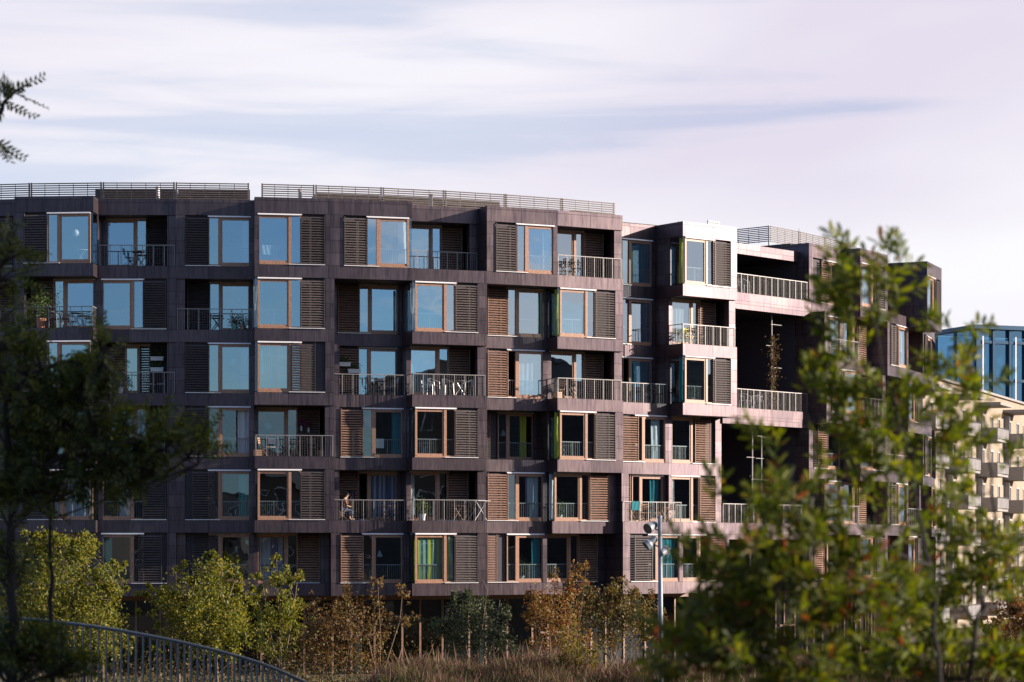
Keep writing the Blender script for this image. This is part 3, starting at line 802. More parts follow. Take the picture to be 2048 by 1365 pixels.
FU = [
 ('fchair', 1, 0, 2.3, .5, 'dark folding chair', 'chair', CH, 1.5), ('ftable', 1, 0, 1.85, .55, 'round dark folding table', 'table', TB, 0), ('fchair', 1, 0, 1.35, .5, 'dark folding chair facing the table', 'chair', CH, -1.4),
 ('dchair', 0, 1, 2.2, .5, 'dark armchair', 'chair', CH, 1.9), ('ftable', 0, 1, 2.75, .55, 'round dark table', 'table', TB, 0), ('dchair', 0, 1, 3.35, .55, 'dark armchair near the corner post', 'chair', CH, -1.6), ('dchair', 0, 1, 1.8, .6, 'dark armchair by the shutter', 'chair', CH, 1.2),
 ('teal', 2, 1, 2.75, .6, 'bushy dry plant in teal pot', 'plant', PL, 0), ('ftable', 2, 1, 1.9, .5, 'small dark stool table', 'table', TB, 0), ('terra', 2, 1, 3.15, .55, 'leafy plant in terracotta pot', 'plant', PL, 0),
 ('pchair', 1, 2, .75, .55, 'white seated folding chair by the pillar', 'chair', CH, -1.5), ('pchair', 1, 2, 1.25, .55, 'white seated folding chair nearer the door', 'chair', CH, 1.5),
 ('terra', 1, 2, 3.2, .6, 'terracotta potted plant nearest the corner', 'plant', PL, 0), ('terra', 1, 2, 2.95, .7, 'terracotta potted plant in the middle', 'plant', PL, 0), ('wpot', 1, 2, 2.7, .6, 'white potted plant', 'plant', PL, 0),
 ('fchair', 4, 2, 2.1, .55, 'black folding chair beside the timber jamb', 'chair', CH, 1.6), ('ftable', 4, 2, 2.5, .6, 'black folding table', 'table', TB, 0), ('pchair', 4, 2, 2.7, .35, 'pale cushioned folding chair', 'chair', CH, .3), ('pchair', 4, 2, 3.15, .5, 'pale cushioned folding chair by the wall', 'chair', CH, -1.5),
 ('achair', 5, 2, 2.45, .45, 'silver armchair before the curtain', 'chair', CH, 1.8), ('achair', 5, 2, 1.75, .5, 'silver armchair beside shiny round table', 'chair', CH, 1.6), ('atable', 5, 2, 1.2, .6, 'silver round table', 'table', TB, 0), ('achair', 5, 2, .75, .55, 'silver armchair against the pillar', 'chair', CH, -1.6),
 ('wchair', 3, 3, 3.2, 1.2, 'low timber chair by the railing end', 'chair', CH, 1.2), ('pchair', 3, 3, 2.75, 1.0, 'white slatted folding chair', 'chair', CH, .2), ('fchair', 3, 3, 2.2, .9, 'dark folding chair at timber table', 'chair', CH, 1.5), ('wtable', 3, 3, 1.75, 1.0, 'round timber folding table', 'table', TB, 0), ('fchair', 3, 3, 1.35, .9, 'dark folding chair by the shutter', 'chair', CH, -1.5), ('wchair', 3, 3, .95, 1.1, 'timber chair near the flowers', 'chair', CH, .1), ('crate', 3, 3, .45, 1.3, 'timber crate in the balcony corner', 'crate', None, .2), ('crate', 3, 3, 3.5, 1.5, 'timber crate behind railing end', 'crate', None, .1),
 ('fchair', 7, 0, 3.2, .55, 'black folding chair by the window jamb', 'chair', CH, -1.6), ('ftable', 7, 0, 2.75, .6, 'black folding bistro table', 'table', TB, 0), ('fchair', 7, 0, 2.3, .55, 'black folding chair before the mullion', 'chair', CH, 1.5), ('fchair', 7, 0, 1.9, .5, 'black folding chair by the shutter', 'chair', CH, 1.2),
 ('wchair', 7, 2, 3.25, .5, 'timber folding chair in the corner', 'chair', CH, -1.3), ('ftable', 7, 2, 2.6, .6, 'dark folding table', 'table', TB, 0), ('fchair', 7, 2, 2.15, .5, 'dark folding chair', 'chair', CH, 1.5), ('crate', 7, 2, 3.5, .8, 'low timber crate', 'crate', None, .2),
 ('fchair', 8, 2, 2.55, .5, 'dark folding chair', 'chair', CH, -1.5), ('ftable', 8, 2, 2.9, .55, 'dark round table', 'table', TB, 0), ('fchair', 8, 2, 3.3, .5, 'dark folding chair by the metal wall', 'chair', CH, 1.5),
 ('ychair', 9, 1, 3.0, .5, 'yellow folding chair', 'chair', CH, -1.5), ('ftable', 9, 1, 2.55, .6, 'dark folding table', 'table', TB, 0), ('fchair', 9, 1, 2.1, .5, 'black folding chair', 'chair', CH, 1.5), ('ychair', 9, 1, 2.5, .3, 'yellow folding chair behind the table', 'chair', CH, .1),
 ('wtable', 4, 4, 2.75, .6, 'dark red timber table', 'table', TB, 0), ('fchair', 4, 4, 3.2, .55, 'small dark folding chair', 'chair', CH, -1.5),
 ('wtable', 5, 4, 1.3, .6, 'round timber table', 'table', TB, 0), ('wchair', 5, 4, .85, .55, 'timber chair', 'chair', CH, -1.5), ('rack', 5, 4, .35, .8, 'white wire drying rack', 'drying rack', None, .4), ('wpot', 5, 4, 3.0, .5, 'green plant in white pot', 'plant', PL, 0),
 ('wpot', 8, 4, .35, .8, 'leafy plant in white pot at the corner', 'plant', PL, 0), ('wtable', 8, 4, .9, .7, 'timber table', 'table', TB, 0), ('wchair', 8, 4, 1.4, .75, 'timber folding chair', 'chair', CH, .2), ('wchair', 8, 4, 1.9, .7, 'timber folding chair in the middle', 'chair', CH, -.3), ('wchair', 8, 4, 2.4, .7, 'timber folding chair under the open door', 'chair', CH, 1.4), ('wtable', 8, 4, 2.85, .7, 'timber bistro table', 'table', TB, 0), ('wchair', 8, 4, 3.35, .65, 'timber folding chair by the pale wall', 'chair', CH, -1.4),
 ('ychair', 10, 1, 1.2, .6, 'yellow folding chair', 'chair', CH, .3), ('fchair', 10, 1, 2.0, .6, 'dark folding chair', 'chair', CH, 1.2), ('ftable', 10, 1, 2.5, .6, 'dark table', 'table', TB, 0),
]
for k_, c, r, q, d, desc, cat, grp, rot in FU: place(k_, c, r, q, d, desc, cat, grp, rot)
place('planter', 4, 2, .78, .16, 'upper white planter on the shutter', 'planter', 'white planters hung on shutters', z=1.42)
place('planter', 4, 2, 1.28, .16, 'lower white planter on the shutter', 'planter', 'white planters hung on shutters', z=1.1)
place('planter', 1, 2, 1.0, .16, 'lower white planter on dark shutter', 'planter', 'white planters hung on shutters', z=1.08)
place('planter', 1, 2, 1.0, .16, 'upper white planter on dark shutter', 'planter', 'white planters hung on shutters', z=1.6)
place('vase', 3, 3, 1.35, .14, 'white vase with magenta flowers, higher one', 'vase', 'flower vases', z=1.28)
place('vase', 3, 3, 1.0, .14, 'white vase with magenta flowers, lower one', 'vase', 'flower vases', z=1.2)
for c, r, q, k_ in ((0, 0, 2.6, 'globe'), (1, 0, 2.0, 'globe'), (2, 2, 2.7, 'globe'), (4, 1, 2.8, 'cone'), (3, 3, 2.9, 'globe'), (6, 3, 2.3, 'cone'), (2, 1, 3.2, 'cone'), (4, 5, 2.6, 'cone')):
    place(k_, c, r, q, -1.1, f'white {k_} pendant lamp inside the window', 'lamp', 'lamps inside the windows', z=1.55 if k_ == 'globe' else 1.4)
for c, r, q in ((0, 0, 2.9), (3, 0, 3.0), (3, 1, 2.8), (4, 1, 2.7), (7, 1, 2.9), (6, 0, 2.8), (2, 2, 2.7), (7, 3, 2.8), (5, 3, 2.8), (1, 1, 2.7), (3, 4, 3.0)):
    place('wtabletop', c, r, q, -.95, 'white table inside the window', 'table', 'tables inside the windows')
for c, r, q in ((3, 0, 2.4), (3, 4, 2.5), (5, 3, 2.3), (7, 1, 2.4), (1, 1, 3.2), (2, 2, 3.0)):
    place('wchair', c, r, q, -.9, 'timber chair inside the window', 'chair', 'chairs inside the windows', 1.3)
place('achair', 99, 2, 0, .35, 'silver armchair by the left block', 'chair', CH, 1.5, fr=gfr, useu=-1.0)
place('achair', 99, 2, 0, .4, 'silver armchair further along', 'chair', CH, -1.5, fr=gfr, useu=.0)
place('atable', 99, 2, 0, .45, 'silver round table', 'table', TB, 0, fr=gfr, useu=-.5)
place('achair', 99, 0, 0, .5, 'silver armchair behind the railing', 'chair', CH, 1.5, fr=gfr, useu=-1.35)
place('bush', 99, 4, 0, .3, 'tall leafy shrub in terracotta pot', 'plant', PL, 0, fr=gfr, useu=1.3)
place('bush', 99, 4, 0, .45, 'yellowing shrub in pot by the pale pillar', 'plant', PL, 2, fr=gfr, useu=-.2)
for k_, c, r, q, d, desc in (('wpot', 9, 2, 2.6, -.55, 'leafy plant in white pot inside window'), ('wpot', 3, 0, 2.6, -.5, 'leafy plant in white pot inside window'), ('terra', 3, 1, 2.4, -.45, 'terracotta potted plant inside window'),
        ('wpot', 6, 5, 2.5, -.5, 'leafy plant in white pot inside window'), ('terra', 3, 4, 3.2, -.5, 'terracotta potted plant inside window'), ('wpot', 7, 4, 3.0, -.5, 'leafy plant in white pot inside window'), ('bush', 0, 1, 1.0, .35, 'tall leafy plant in terracotta pot')):
    place(k_, c, r, q, d, desc, 'plant', PL)
def towel(c, r, q, wd, mat, desc, out=None):
    fr = FR[c]; w = CELLS[c][r]['w'] * LV; d0 = w - .17 if out is None else CELLS[c][r]['L'] * LV - .07; z = FZ[r] + (.92 if out is None else 1.012)
    m = MB(); n = 8
    for side in (-1, 1):
        drop = .45 if side > 0 else .3
        for i in range(n):
            for j in range(3):
                def pt(a, b_): return fr.P(qu(c, q + wd * a / n), d0 + side * (.03 + .012 * math.sin(a * 1.7 + b_)), z - drop * b_ / 3)
                m.quad([pt(i, j), pt(i + 1, j), pt(i + 1, j + 1), pt(i, j + 1)], [(i, j), (i + 1, j), (i + 1, j + 1), (i, j + 1)])
    for i in range(n): m.quad([fr.P(qu(c, q + wd * i / n), d0 - .03, z), fr.P(qu(c, q + wd * (i + 1) / n), d0 - .03, z), fr.P(qu(c, q + wd * (i + 1) / n), d0 + .03, z), fr.P(qu(c, q + wd * i / n), d0 + .03, z)])
    tag(m.build('towel', mat), f'{desc}, {where(c, r)}', 'towel')
towel(4, 3, 2.15, .45, M['white'], 'white towel on the inner rail'); towel(3, 0, 2.9, .4, M['white'], 'white towel on the inner rail')
towel(1, 3, 2.6, .5, M['yellow'], 'yellow towel over the balcony rail', 1); towel(8, 4, .55, .5, M['c_blue'], 'petrol blue blanket over the balcony rail', 1)
# climbers on the trellis poles
def climber(u, d, r, zlo, zhi, n, rad, desc, mat):
    root = empty('climbing_plant', gfr.P(u, d, 0), label=desc, cat='plant')
    m = MB(); a = 0; pts = []
    z = zlo
    while z < zhi: pts.append((.06 * math.cos(z * 4), .06 * math.sin(z * 4), z)); z += .12
    m.tube(pts, .012, 4); m.build('stem', M['bark'], root)
    zz = RNG.uniform(zlo, zhi, n); an = RNG.uniform(0, 6.28, n); rr = np.abs(RNG.normal(size=n)) * rad * (.5 + .5 * np.sin((zz - zlo) * 2.4) ** 2)
    pos = np.stack([rr * np.cos(an), rr * np.sin(an) * .6, zz], 1)
    leaves('foliage', mat, SMALL, pos, rand_dirs(n, -.4), rand_dirs(n, .3), RNG.uniform(.07, .13, n), root)
climber(1.5, .28, 2, FZ[2], FZ[0] - 1.9, 900, .3, 'dry brown creeper climbing a thin pole in the open gap', M['dryleaf'])
climber(-1.3, -.7, 2, FZ[2] + 2.4, FZ[0] - 1.7, 260, .2, 'small brown creeper on pole behind the pale pillar', M['dryleaf'])
# striped garment hung by the dark doorway and the seated person
def hang_cloth():
    fr = FR[4]; m = MB(); n, nz = 14, 6; w = .42
    def pt(i, j):
        s = i / n; f_ = j / nz; ww = .22 + .06 * (1 - f_)
        return fr.P(qu(4, 1.05 + (s - .5) * 2 * ww * .9), w + .04 * math.sin(s * 14) + .03, FZ[4] + .5 + f_ * .95)
    for i in range(n):
        for j in range(nz): m.quad([pt(i, j), pt(i + 1, j), pt(i + 1, j + 1), pt(i, j + 1)], [(i / n * .5, j), ((i + 1) / n * .5, j), ((i + 1) / n * .5, j + 1), (i / n * .5, j + 1)])
    tag(m.build('garment', M['striped'], smooth=True), 'dark pinstriped shirt hanging beside the open doorway, next to seated person', 'clothing')
hang_cloth()

def skin_obj(name, verts, edges, radii, mat, parent, root=0, sub=2):
    me = bpy.data.meshes.new(name); me.from_pydata(verts, edges, []); me.materials.append(mat)
    o = bpy.data.objects.new(name, me); COL.objects.link(o); o.parent = parent
    md = o.modifiers.new('skin', 'SKIN'); md.use_smooth_shade = True
    sv = me.skin_vertices[0].data if me.skin_vertices else None
    if sv is None:
        import bmesh
        bm = bmesh.new(); bm.from_mesh(me); lay = bm.verts.layers.skin.verify()
        bm.to_mesh(me); bm.free(); sv = me.skin_vertices[0].data
    for i, r in enumerate(radii):
        sv[i].radius = r if hasattr(r, '__len__') else (r, r); sv[i].use_root = (i == root)
    s = o.modifiers.new('sub', 'SUBSURF'); s.levels = sub; s.render_levels = sub
    return o
def make_person():
    fr = FR[4]
    root = empty('person', fr.P(qu(4, .62), .5, FZ[4]), fr.rz, label='person sitting on a balcony with bowed head, dark hair, dusty red top and jeans', cat='person')
    # local axes: +x along the facade to the right, -y outwards; sits facing +x
    V = [(0, 0, .50), (.02, 0, .66), (.07, 0, .84), (.13, 0, 1.0), (.17, 0, 1.07),        # 0 pelvis .. 4 neck base
         (.21, 0, 1.12), (.26, 0, 1.19), (.28, 0, 1.27), (.30, 0, 1.32),                      # 5 neck, 6 jaw, 7 head, 8 crown
         (.04, -.10, .49), (.43, -.13, .50), (.47, -.13, .10), (.59, -.14, .045),              # near leg
         (.04, .10, .49), (.42, .13, .50), (.40, .13, .10), (.53, .14, .045),                  # far leg
         (.12, -.19, .99), (.18, -.24, .72), (.38, -.17, .66), (.46, -.13, .68),               # near arm
         (.12, .19, .99), (.18, .24, .72), (.38, .15, .68), (.46, .11, .70)]
    Eg = [(0, 1), (1, 2), (2, 3), (3, 4), (4, 5), (5, 6), (6, 7), (7, 8), (0, 9), (9, 10), (10, 11), (11, 12), (0, 13), (13, 14), (14, 15), (15, 16),
          (3, 17), (17, 18), (18, 19), (19, 20), (3, 21), (21, 22), (22, 23), (23, 24)]
    Rr = [(.13, .15), (.12, .14), (.13, .16), (.11, .15), .06, .05, (.075, .07), (.095, .08), (.06, .06),
          .085, .06, .045, .04, .085, .06, .045, .04, .055, .042, .034, .028, .055, .042, .034, .028]
    skin_obj('body', V, Eg, Rr, M['skin'], root)
    # fingers
    for sy, base in ((-1, (.46, -.13, .68)), (1, (.46, .11, .70))):
        for k in range(4):
            y = base[1] + (k - 1.5) * .019
            skin_obj('finger', [(base[0], y, base[2]), (base[0] + .05 + .006 * (k in (1, 2)), y, base[2] - .005), (base[0] + .075, y, base[2] - .03)], [(0, 1), (1, 2)], [.010, .009, .007], M['skin'], root, sub=1)
        skin_obj('thumb', [(base[0] - .02, base[1] + sy * -.03, base[2]), (base[0] + .02, base[1] + sy * -.05, base[2] + .01), (base[0] + .045, base[1] + sy * -.045, base[2])], [(0, 1), (1, 2)], [.011, .010, .008], M['skin'], root, sub=1)
    # face: nose, eyes, ears
    m = MB()
    m.hexa([(.36, -.015, 1.20), (.36, .015, 1.20), (.33, .015, 1.19), (.33, -.015, 1.19), (.375, -.008, 1.265), (.375, .008, 1.265), (.35, .01, 1.27), (.35, -.01, 1.27)]); m.build('nose', M['skin'], root)
    for s in (-1, 1):
        m = MB(); m.lathe([(.001, -.012), (.012, 0), (.001, .012)], 8, (.362, s * .032, 1.265)); m.build('eye', M['darkpaint'], root)
        m = MB(); m.lathe([(.001, -.03), (.018, -.01), (.02, .012), (.001, .03)], 8, (.275, s * .083, 1.25)); m.build('ear', M['skin'], root)
    skin_obj('hair', [(.20, 0, 1.20), (.22, 0, 1.29), (.28, 0, 1.36), (.34, 0, 1.33)], [(0, 1), (1, 2), (2, 3)], [(.06, .075), (.085, .09), (.075, .085), (.03, .05)], M['hair'], root)
    skin_obj('top', [V[0], V[1], V[2], V[3], V[17], V[18], V[21], V[22]], [(0, 1), (1, 2), (2, 3), (3, 4), (4, 5), (3, 6), (6, 7)],
             [(.14, .16), (.135, .155), (.145, .175), (.12, .165), .065, .055, .065, .055], M['shirt'], root)
    skin_obj('jeans', [(0, 0, .50), V[9], V[10], (.468, -.13, .16), V[13], V[14], (.402, .13, .16)], [(0, 1), (1, 2), (2, 3), (0, 4), (4, 5), (5, 6)], [(.14, .16), .095, .07, .055, .095, .07, .055], M['denim'], root)
    return root
make_person()
place('wchair', 4, 4, .62, .5, 'timber chair under the seated person', 'chair', CH, -1.57)

# ------------------------------------------------------------------ ground
def mound(X, Y):
    def ss(a, b, x): t = min(1, max(0, (x - a) / (b - a))); return t * t * (3 - 2 * t)
    m = ss(-6.5, -3.2, X) * (1 - ss(20, 34, X)) * ss(60, 72, Y) * (1 - ss(76, 88, Y))
    return 1.5 * m * (1 + .10 * math.sin(X * 1.7) + .07 * math.sin(X * .63 + 1))
def ground_z(X, Y):
    base = 4.35 if Y < 10 else max(.1, 4.35 - (Y - 10) * .0555)
    return base + mound(X, Y) + .05 * math.sin(X * .8) * math.cos(Y * .5)
def axis(lo, hi, step, far):
    a = list(np.arange(lo, hi + .01, step)); p = []; s = step; x = hi
    while x < far: s *= 1.5; x += s; p.append(x)
    q = []; s = step; x = lo
    while x > -far: s *= 1.5; x -= s; q.append(x)
    return q[::-1] + a + p
xs, ys = axis(-24, 36, 1.0, 2500), axis(-20, 100, 1.0, 2500)
V_ = [(x, y, ground_z(x, y)) for y in ys for x in xs]; nx = len(xs)
Fc = [(j * nx + i, j * nx + i + 1, (j + 1) * nx + i + 1, (j + 1) * nx + i) for j in range(len(ys) - 1) for i in range(nx - 1)]
me = bpy.data.meshes.new('ground'); me.from_pydata(V_, [], Fc); me.polygons.foreach_set('use_smooth', [True] * len(me.polygons))
gm, nt, out = new_mat('rough_grassland')
b_ = N(nt, 'ShaderNodeBsdfPrincipled'); tc = N(nt, 'ShaderNodeTexCoord'); no = N(nt, 'ShaderNodeTexNoise'); setin(no, Scale=1.3, Detail=9.0, Roughness=.7)
nt.links.new(tc.outputs['Object'], no.inputs['Vector']); r_ = ramp(nt, [(.32, (.045, .05, .02)), (.5, (.10, .075, .045)), (.68, (.19, .13, .085))])
nt.links.new(no.outputs['Fac'], r_.inputs['Fac']); nt.links.new(r_.outputs['Color'], b_.inputs['Base Color']); setin(b_, Roughness=.95)
nt.links.new(b_.outputs['BSDF'], out.inputs['Surface']); me.materials.append(gm)
o = bpy.data.objects.new('ground', me); COL.objects.link(o); tag(o, kind='structure')

# dry grass on the mound
def grass(name, n, xr, yr, hr, mat, wdt=.014, lean=.35):
    X = RNG.uniform(*xr, n); Y = RNG.uniform(*yr, n)
    cl = np.sin(X * 1.9 + np.sin(Y * 1.3) * 2) * .5 + np.sin(X * .7 + Y * .9) * .5
    H = RNG.uniform(*hr, n) * (1 + .35 * cl) * np.where(RNG.random(n) < .04, 1.7, 1.0)
    Z = np.array([ground_z(a, b) for a, b in zip(X, Y)])
    pos = np.stack([X, Y, Z - .03], 1)
    d = np.stack([RNG.normal(size=n) * lean, RNG.normal(size=n) * lean, np.ones(n)], 1)
    tm = (np.array([(0, -wdt, 0), (0, wdt, 0), (.55, wdt * .8, .03), (.55, -wdt * .8, .03), (1, 0, .12)], float), [(0, 1, 2, 3), (3, 2, 4)])
    o = leaves(name, mat, tm, pos, d, rand_dirs(n), H)
    return o
M['drygrass'] = leaf_mat('dry_grass', [(0, (.045, .022, .014)), (.35, (.11, .058, .038)), (.8, (.22, .13, .085)), (1, (.10, .09, .03))], .3, .7)
M['greengrass'] = leaf_mat('green_weeds', [(0, (.035, .045, .015)), (1, (.11, .12, .035))], .3, .7)
tag(grass('dry_grass', 52000, (-6.5, 14), (66, 80), (.28, .62), M['drygrass'], .02), 'brown dry tall grass covering the mound', 'grass', kind='stuff')
tag(grass('green_weeds', 42000, (-7, 14), (66, 77), (.22, .5), M['greengrass'], .045, .7), 'low green weeds among the dry grass', 'weeds', kind='stuff')
tag(grass('meadow_grass', 16000, (-24, 30), (80, 112), (.3, .7), M['greengrass'], .03, .4), 'rough dark grass around the building base', 'grass', kind='stuff')

# ------------------------------------------------------------------ shrubs and small trees in front of the building
def tree_obj(name, desc, cat, base, stems, blobs, mat, tmpl, lsize, barkmat, trunk_r, per=38, spread=.15, up=.15, twigs=40, group=None, droop=0.0, shoots=0):
    """stems: list of point lists (world); blobs: (centre, radii, n)"""
    root = empty(name, base, label=desc, cat=cat, group=group)
    off = -Vector(base)
    m = MB()
    for pts in stems:
        k = len(pts); m.tube([Vector(p) + off for p in pts], [trunk_r * (1 - .82 * i / (k - 1)) for i in range(k)], 7)
    ext = []
    for c, r, n in blobs:          # ragged edge: small outlying tufts and upright shoots round every leaf mass
        ext.append((c, r, int(n * .72)))
        for k in range(4):
            a = random.uniform(-.4, 3.5); q = random.uniform(.85, 1.15)
            sh = random.random() < .5
            ext.append((Vector(c) + Vector((r[0] * q * math.cos(a), r[1] * .5 * random.uniform(-1, 1), r[2] * q * math.sin(a))),
                        (r[0] * (.10 if sh else .25), r[1] * .2, r[2] * (.42 if sh else .2)), int(n * .07) + 3))
    pos = clump_points([(Vector(c) + off, r, n) for c, r, n in ext], per, spread)
    # twigs reaching into the leaf clumps
    allp = [Vector(p) + off for pts in stems for p in pts[1:]]
    for i in RNG.integers(0, len(pos), twigs):
        p = Vector(pos[i]); lower = [q for q in allp if q.z < p.z + .1] or allp
        q = min(lower, key=lambda a: (a - p).length)
        mid = q.lerp(p, .55) + Vector((0, 0, -.06 * (p - q).length))
        m.tube([q, mid, p], [trunk_r * .22, trunk_r * .14, trunk_r * .07], 4, cap=False)
    m.build('trunk', barkmat, root, smooth=True)
    n = len(pos)
    d = rand_dirs(n, up - droop); nn = rand_dirs(n, .5)
    leaves('crown', mat, tmpl, pos, d, nn, RNG.uniform(.7, 1.25, n) * lsize, root)
    return root
def blob(x, y, d, rx, ry, n, rz=None):
    s = d / F; n = int(n * 1.7); return (at(x, y, d), (rx * s, (rz or (rx + ry) / 2) * s, ry * s), n)
def gbase(x, d): X = (x - 1024) / F * d; return Vector((X, d, ground_z(X, d) - .05))
def stem_px(d, pts, base=None):
    P = [at(x, y, d + (random.uniform(-.3, .3) if i else 0)) for i, (x, y) in enumerate(pts)]
    g = Vector((P[0].x, P[0].y, ground_z(P[0].x, P[0].y) - .05))
    return [g] + P if P[0].z > g.z + .05 else [g] + P[1:]
LG = leaf_mat('sunny_green_leaves', [(0, (.065, .085, .016)), (.5, (.18, .20, .035)), (.85, (.31, .29, .055)), (1, (.34, .24, .05))], .5)
LO = leaf_mat('olive_brown_leaves', [(0, (.12, .065, .025)), (.5, (.22, .12, .05)), (1, (.20, .18, .05))], .4)
LR = leaf_mat('autumn_leaves', [(0, (.20, .07, .03)), (.4, (.32, .15, .055)), (.75, (.30, .22, .06)), (1, (.14, .15, .04))], .4)
LD = leaf_mat('grey_green_leaves', [(0, (.04, .055, .025)), (1, (.11, .125, .06))], .3)
D1 = 88
tree_obj('leafy_tree', 'broad sunlit green tree behind the railing at the far left', 'tree', gbase(170, D1),
    [stem_px(D1, [(172, 1345), (165, 1290), (140, 1200), (120, 1100)]), stem_px(D1, [(185, 1345), (190, 1280), (215, 1200), (228, 1150)]), stem_px(D1, [(165, 1345), (120, 1280), (60, 1200), (40, 1150)]), stem_px(D1, [(205, 1345), (205, 1290), (175, 1170), (170, 1080)])],
    [blob(125, 1170, D1, 95, 85, 2600), blob(55, 1210, D1, 75, 95, 1500), blob(190, 1235, D1, 65, 75, 1700), blob(95, 1100, D1, 42, 40, 500), blob(45, 1095, D1, 35, 35, 300), blob(168, 1105, D1, 30, 50, 420), blob(215, 1170, D1, 40, 50, 500), blob(215, 1290, D1, 45, 35, 450), blob(120, 1265, D1, 110, 40, 900)],
    LG, SMALL, .125, M['bark'], .09, twigs=60)
D2 = 90
tree_obj('leafy_tree', 'sunlit green tree with rounded crown, second from the far left', 'tree', gbase(355, D2),
    [stem_px(D2, [(357, 1350), (358, 1280), (380, 1200), (420, 1130)]), stem_px(D2, [(434, 1350), (432, 1290), (450, 1220), (470, 1160)]), stem_px(D2, [(358, 1350), (350, 1290), (325, 1230), (315, 1190)])],
    [blob(400, 1215, D2, 95, 60, 2300), blob(425, 1150, D2, 60, 38, 1000), blob(335, 1205, D2, 50, 35, 600), blob(470, 1225, D2, 45, 65, 1100), blob(385, 1280, D2, 80, 40, 900), blob(300, 1190, D2, 22, 14, 90), blob(452, 1290, D2, 45, 30, 500)],
    LG, SMALL, .125, M['palebark'], .07, twigs=60)
D3 = 85
tree_obj('slender_tree', 'slender green sapling with pointed top, between green tree and brown shrubs', 'tree', gbase(560, D3),
    [stem_px(D3, [(562, 1350), (560, 1280), (556, 1200), (553, 1118)]), stem_px(D3, [(562, 1350), (575, 1290), (590, 1200), (596, 1150)]), stem_px(D3, [(562, 1350), (545, 1290), (530, 1200), (520, 1135)])],
    [blob(555, 1215, D3, 48, 45, 700), blob(553, 1160, D3, 28, 30, 280), blob(530, 1145, D3, 18, 18, 90), blob(590, 1165, D3, 16, 30, 130), blob(545, 1275, D3, 55, 45, 750), blob(600, 1245, D3, 28, 40, 260), blob(553, 1128, D3, 10, 18, 50)],
    LG, SMALL, .12, M['palebark'], .04, twigs=40)
D4 = 82
tree_obj('thin_shrub', 'thin olive brown shrub with bare twiggy shoots before the timber posts', 'shrub', gbase(690, D4),
    [stem_px(D4, [(640, 1345), (632, 1280), (624, 1195)]), stem_px(D4, [(690, 1345), (700, 1280), (688, 1190)]), stem_px(D4, [(750, 1340), (735, 1270), (705, 1220), (690, 1180)]), stem_px(D4, [(760, 1335), (760, 1250), (755, 1158)]), stem_px(D4, [(770, 1335), (800, 1240), (806, 1176)])],
    [blob(640, 1265, D4, 45, 60, 850), blob(700, 1250, D4, 55, 55, 950), blob(690, 1200, D4, 14, 22, 90), blob(757, 1190, D4, 15, 32, 150), blob(760, 1265, D4, 25, 45, 260), blob(805, 1195, D4, 12, 26, 80), blob(810, 1240, D4, 22, 14, 90), blob(625, 1215, D4, 14, 24, 70), blob(650, 1320, D4, 60, 40, 600), blob(725, 1320, D4, 60, 30, 420)],
    LO, SMALL, .10, M['palebark'], .03, per=9, twigs=90)
D5 = 84
tree_obj('leafy_shrub', 'grey green leafy shrub standing on the mound before dark glazing', 'shrub', gbase(945, D5),
    [stem_px(D5, [(935, 1320), (930, 1270), (925, 1195)]), stem_px(D5, [(955, 1320), (965, 1250), (975, 1180), (962, 1155)]), stem_px(D5, [(930, 1320), (900, 1270), (890, 1220)]), stem_px(D5, [(975, 1320), (990, 1270), (1000, 1200)])],
    [blob(935, 1240, D5, 50, 45, 1200), blob(925, 1200, D5, 22, 20, 260), blob(890, 1260, D5, 35, 25, 380), blob(985, 1240, D5, 35, 55, 600), blob(960, 1290, D5, 75, 28, 700)],
    LD, SMALL, .105, M['palebark'], .03, twigs=50)
D6 = 83
tree_obj('autumn_shrub', 'russet autumn shrub with tall thin shoots, left half of the reddish clump', 'shrub', gbase(1120, D6),
    [stem_px(D6, [(1120, 1330), (1110, 1250), (1108, 1150)]), stem_px(D6, [(1135, 1330), (1140, 1240), (1150, 1130)]), stem_px(D6, [(1140, 1330), (1160, 1240), (1173, 1130)]), stem_px(D6, [(1100, 1330), (1075, 1260), (1062, 1195)])],
    [blob(1110, 1230, D6, 55, 60, 1500), blob(1150, 1160, D6, 14, 35, 160), blob(1172, 1150, D6, 9, 26, 70), blob(1108, 1160, D6, 10, 26, 70), blob(1065, 1215, D6, 18, 30, 200), blob(1120, 1290, D6, 70, 35, 700)],
    LR, SMALL, .10, M['bark'], .03, per=10, twigs=90)
tree_obj('autumn_shrub', 'yellow green and orange shrub, right half of the reddish clump', 'shrub', gbase(1220, D6 + 2),
    [stem_px(D6 + 2, [(1200, 1320), (1205, 1260), (1200, 1190)]), stem_px(D6 + 2, [(1230, 1320), (1250, 1260), (1270, 1190)]), stem_px(D6 + 2, [(1220, 1320), (1228, 1240), (1235, 1170)]), stem_px(D6 + 2, [(1255, 1320), (1290, 1270), (1310, 1210)])],
    [blob(1190, 1225, D6 + 2, 50, 50, 1200), blob(1245, 1225, D6 + 2, 55, 45, 1300), blob(1232, 1175, D6 + 2, 20, 20, 160), blob(1285, 1230, D6 + 2, 40, 40, 600), blob(1220, 1280, D6 + 2, 80, 30, 700)],
    leaf_mat('mixed_autumn_leaves', [(0, (.20, .08, .03)), (.4, (.20, .15, .05)), (1, (.12, .13, .03))], .35), SMALL, .105, M['bark'], .03, per=10, twigs=80)
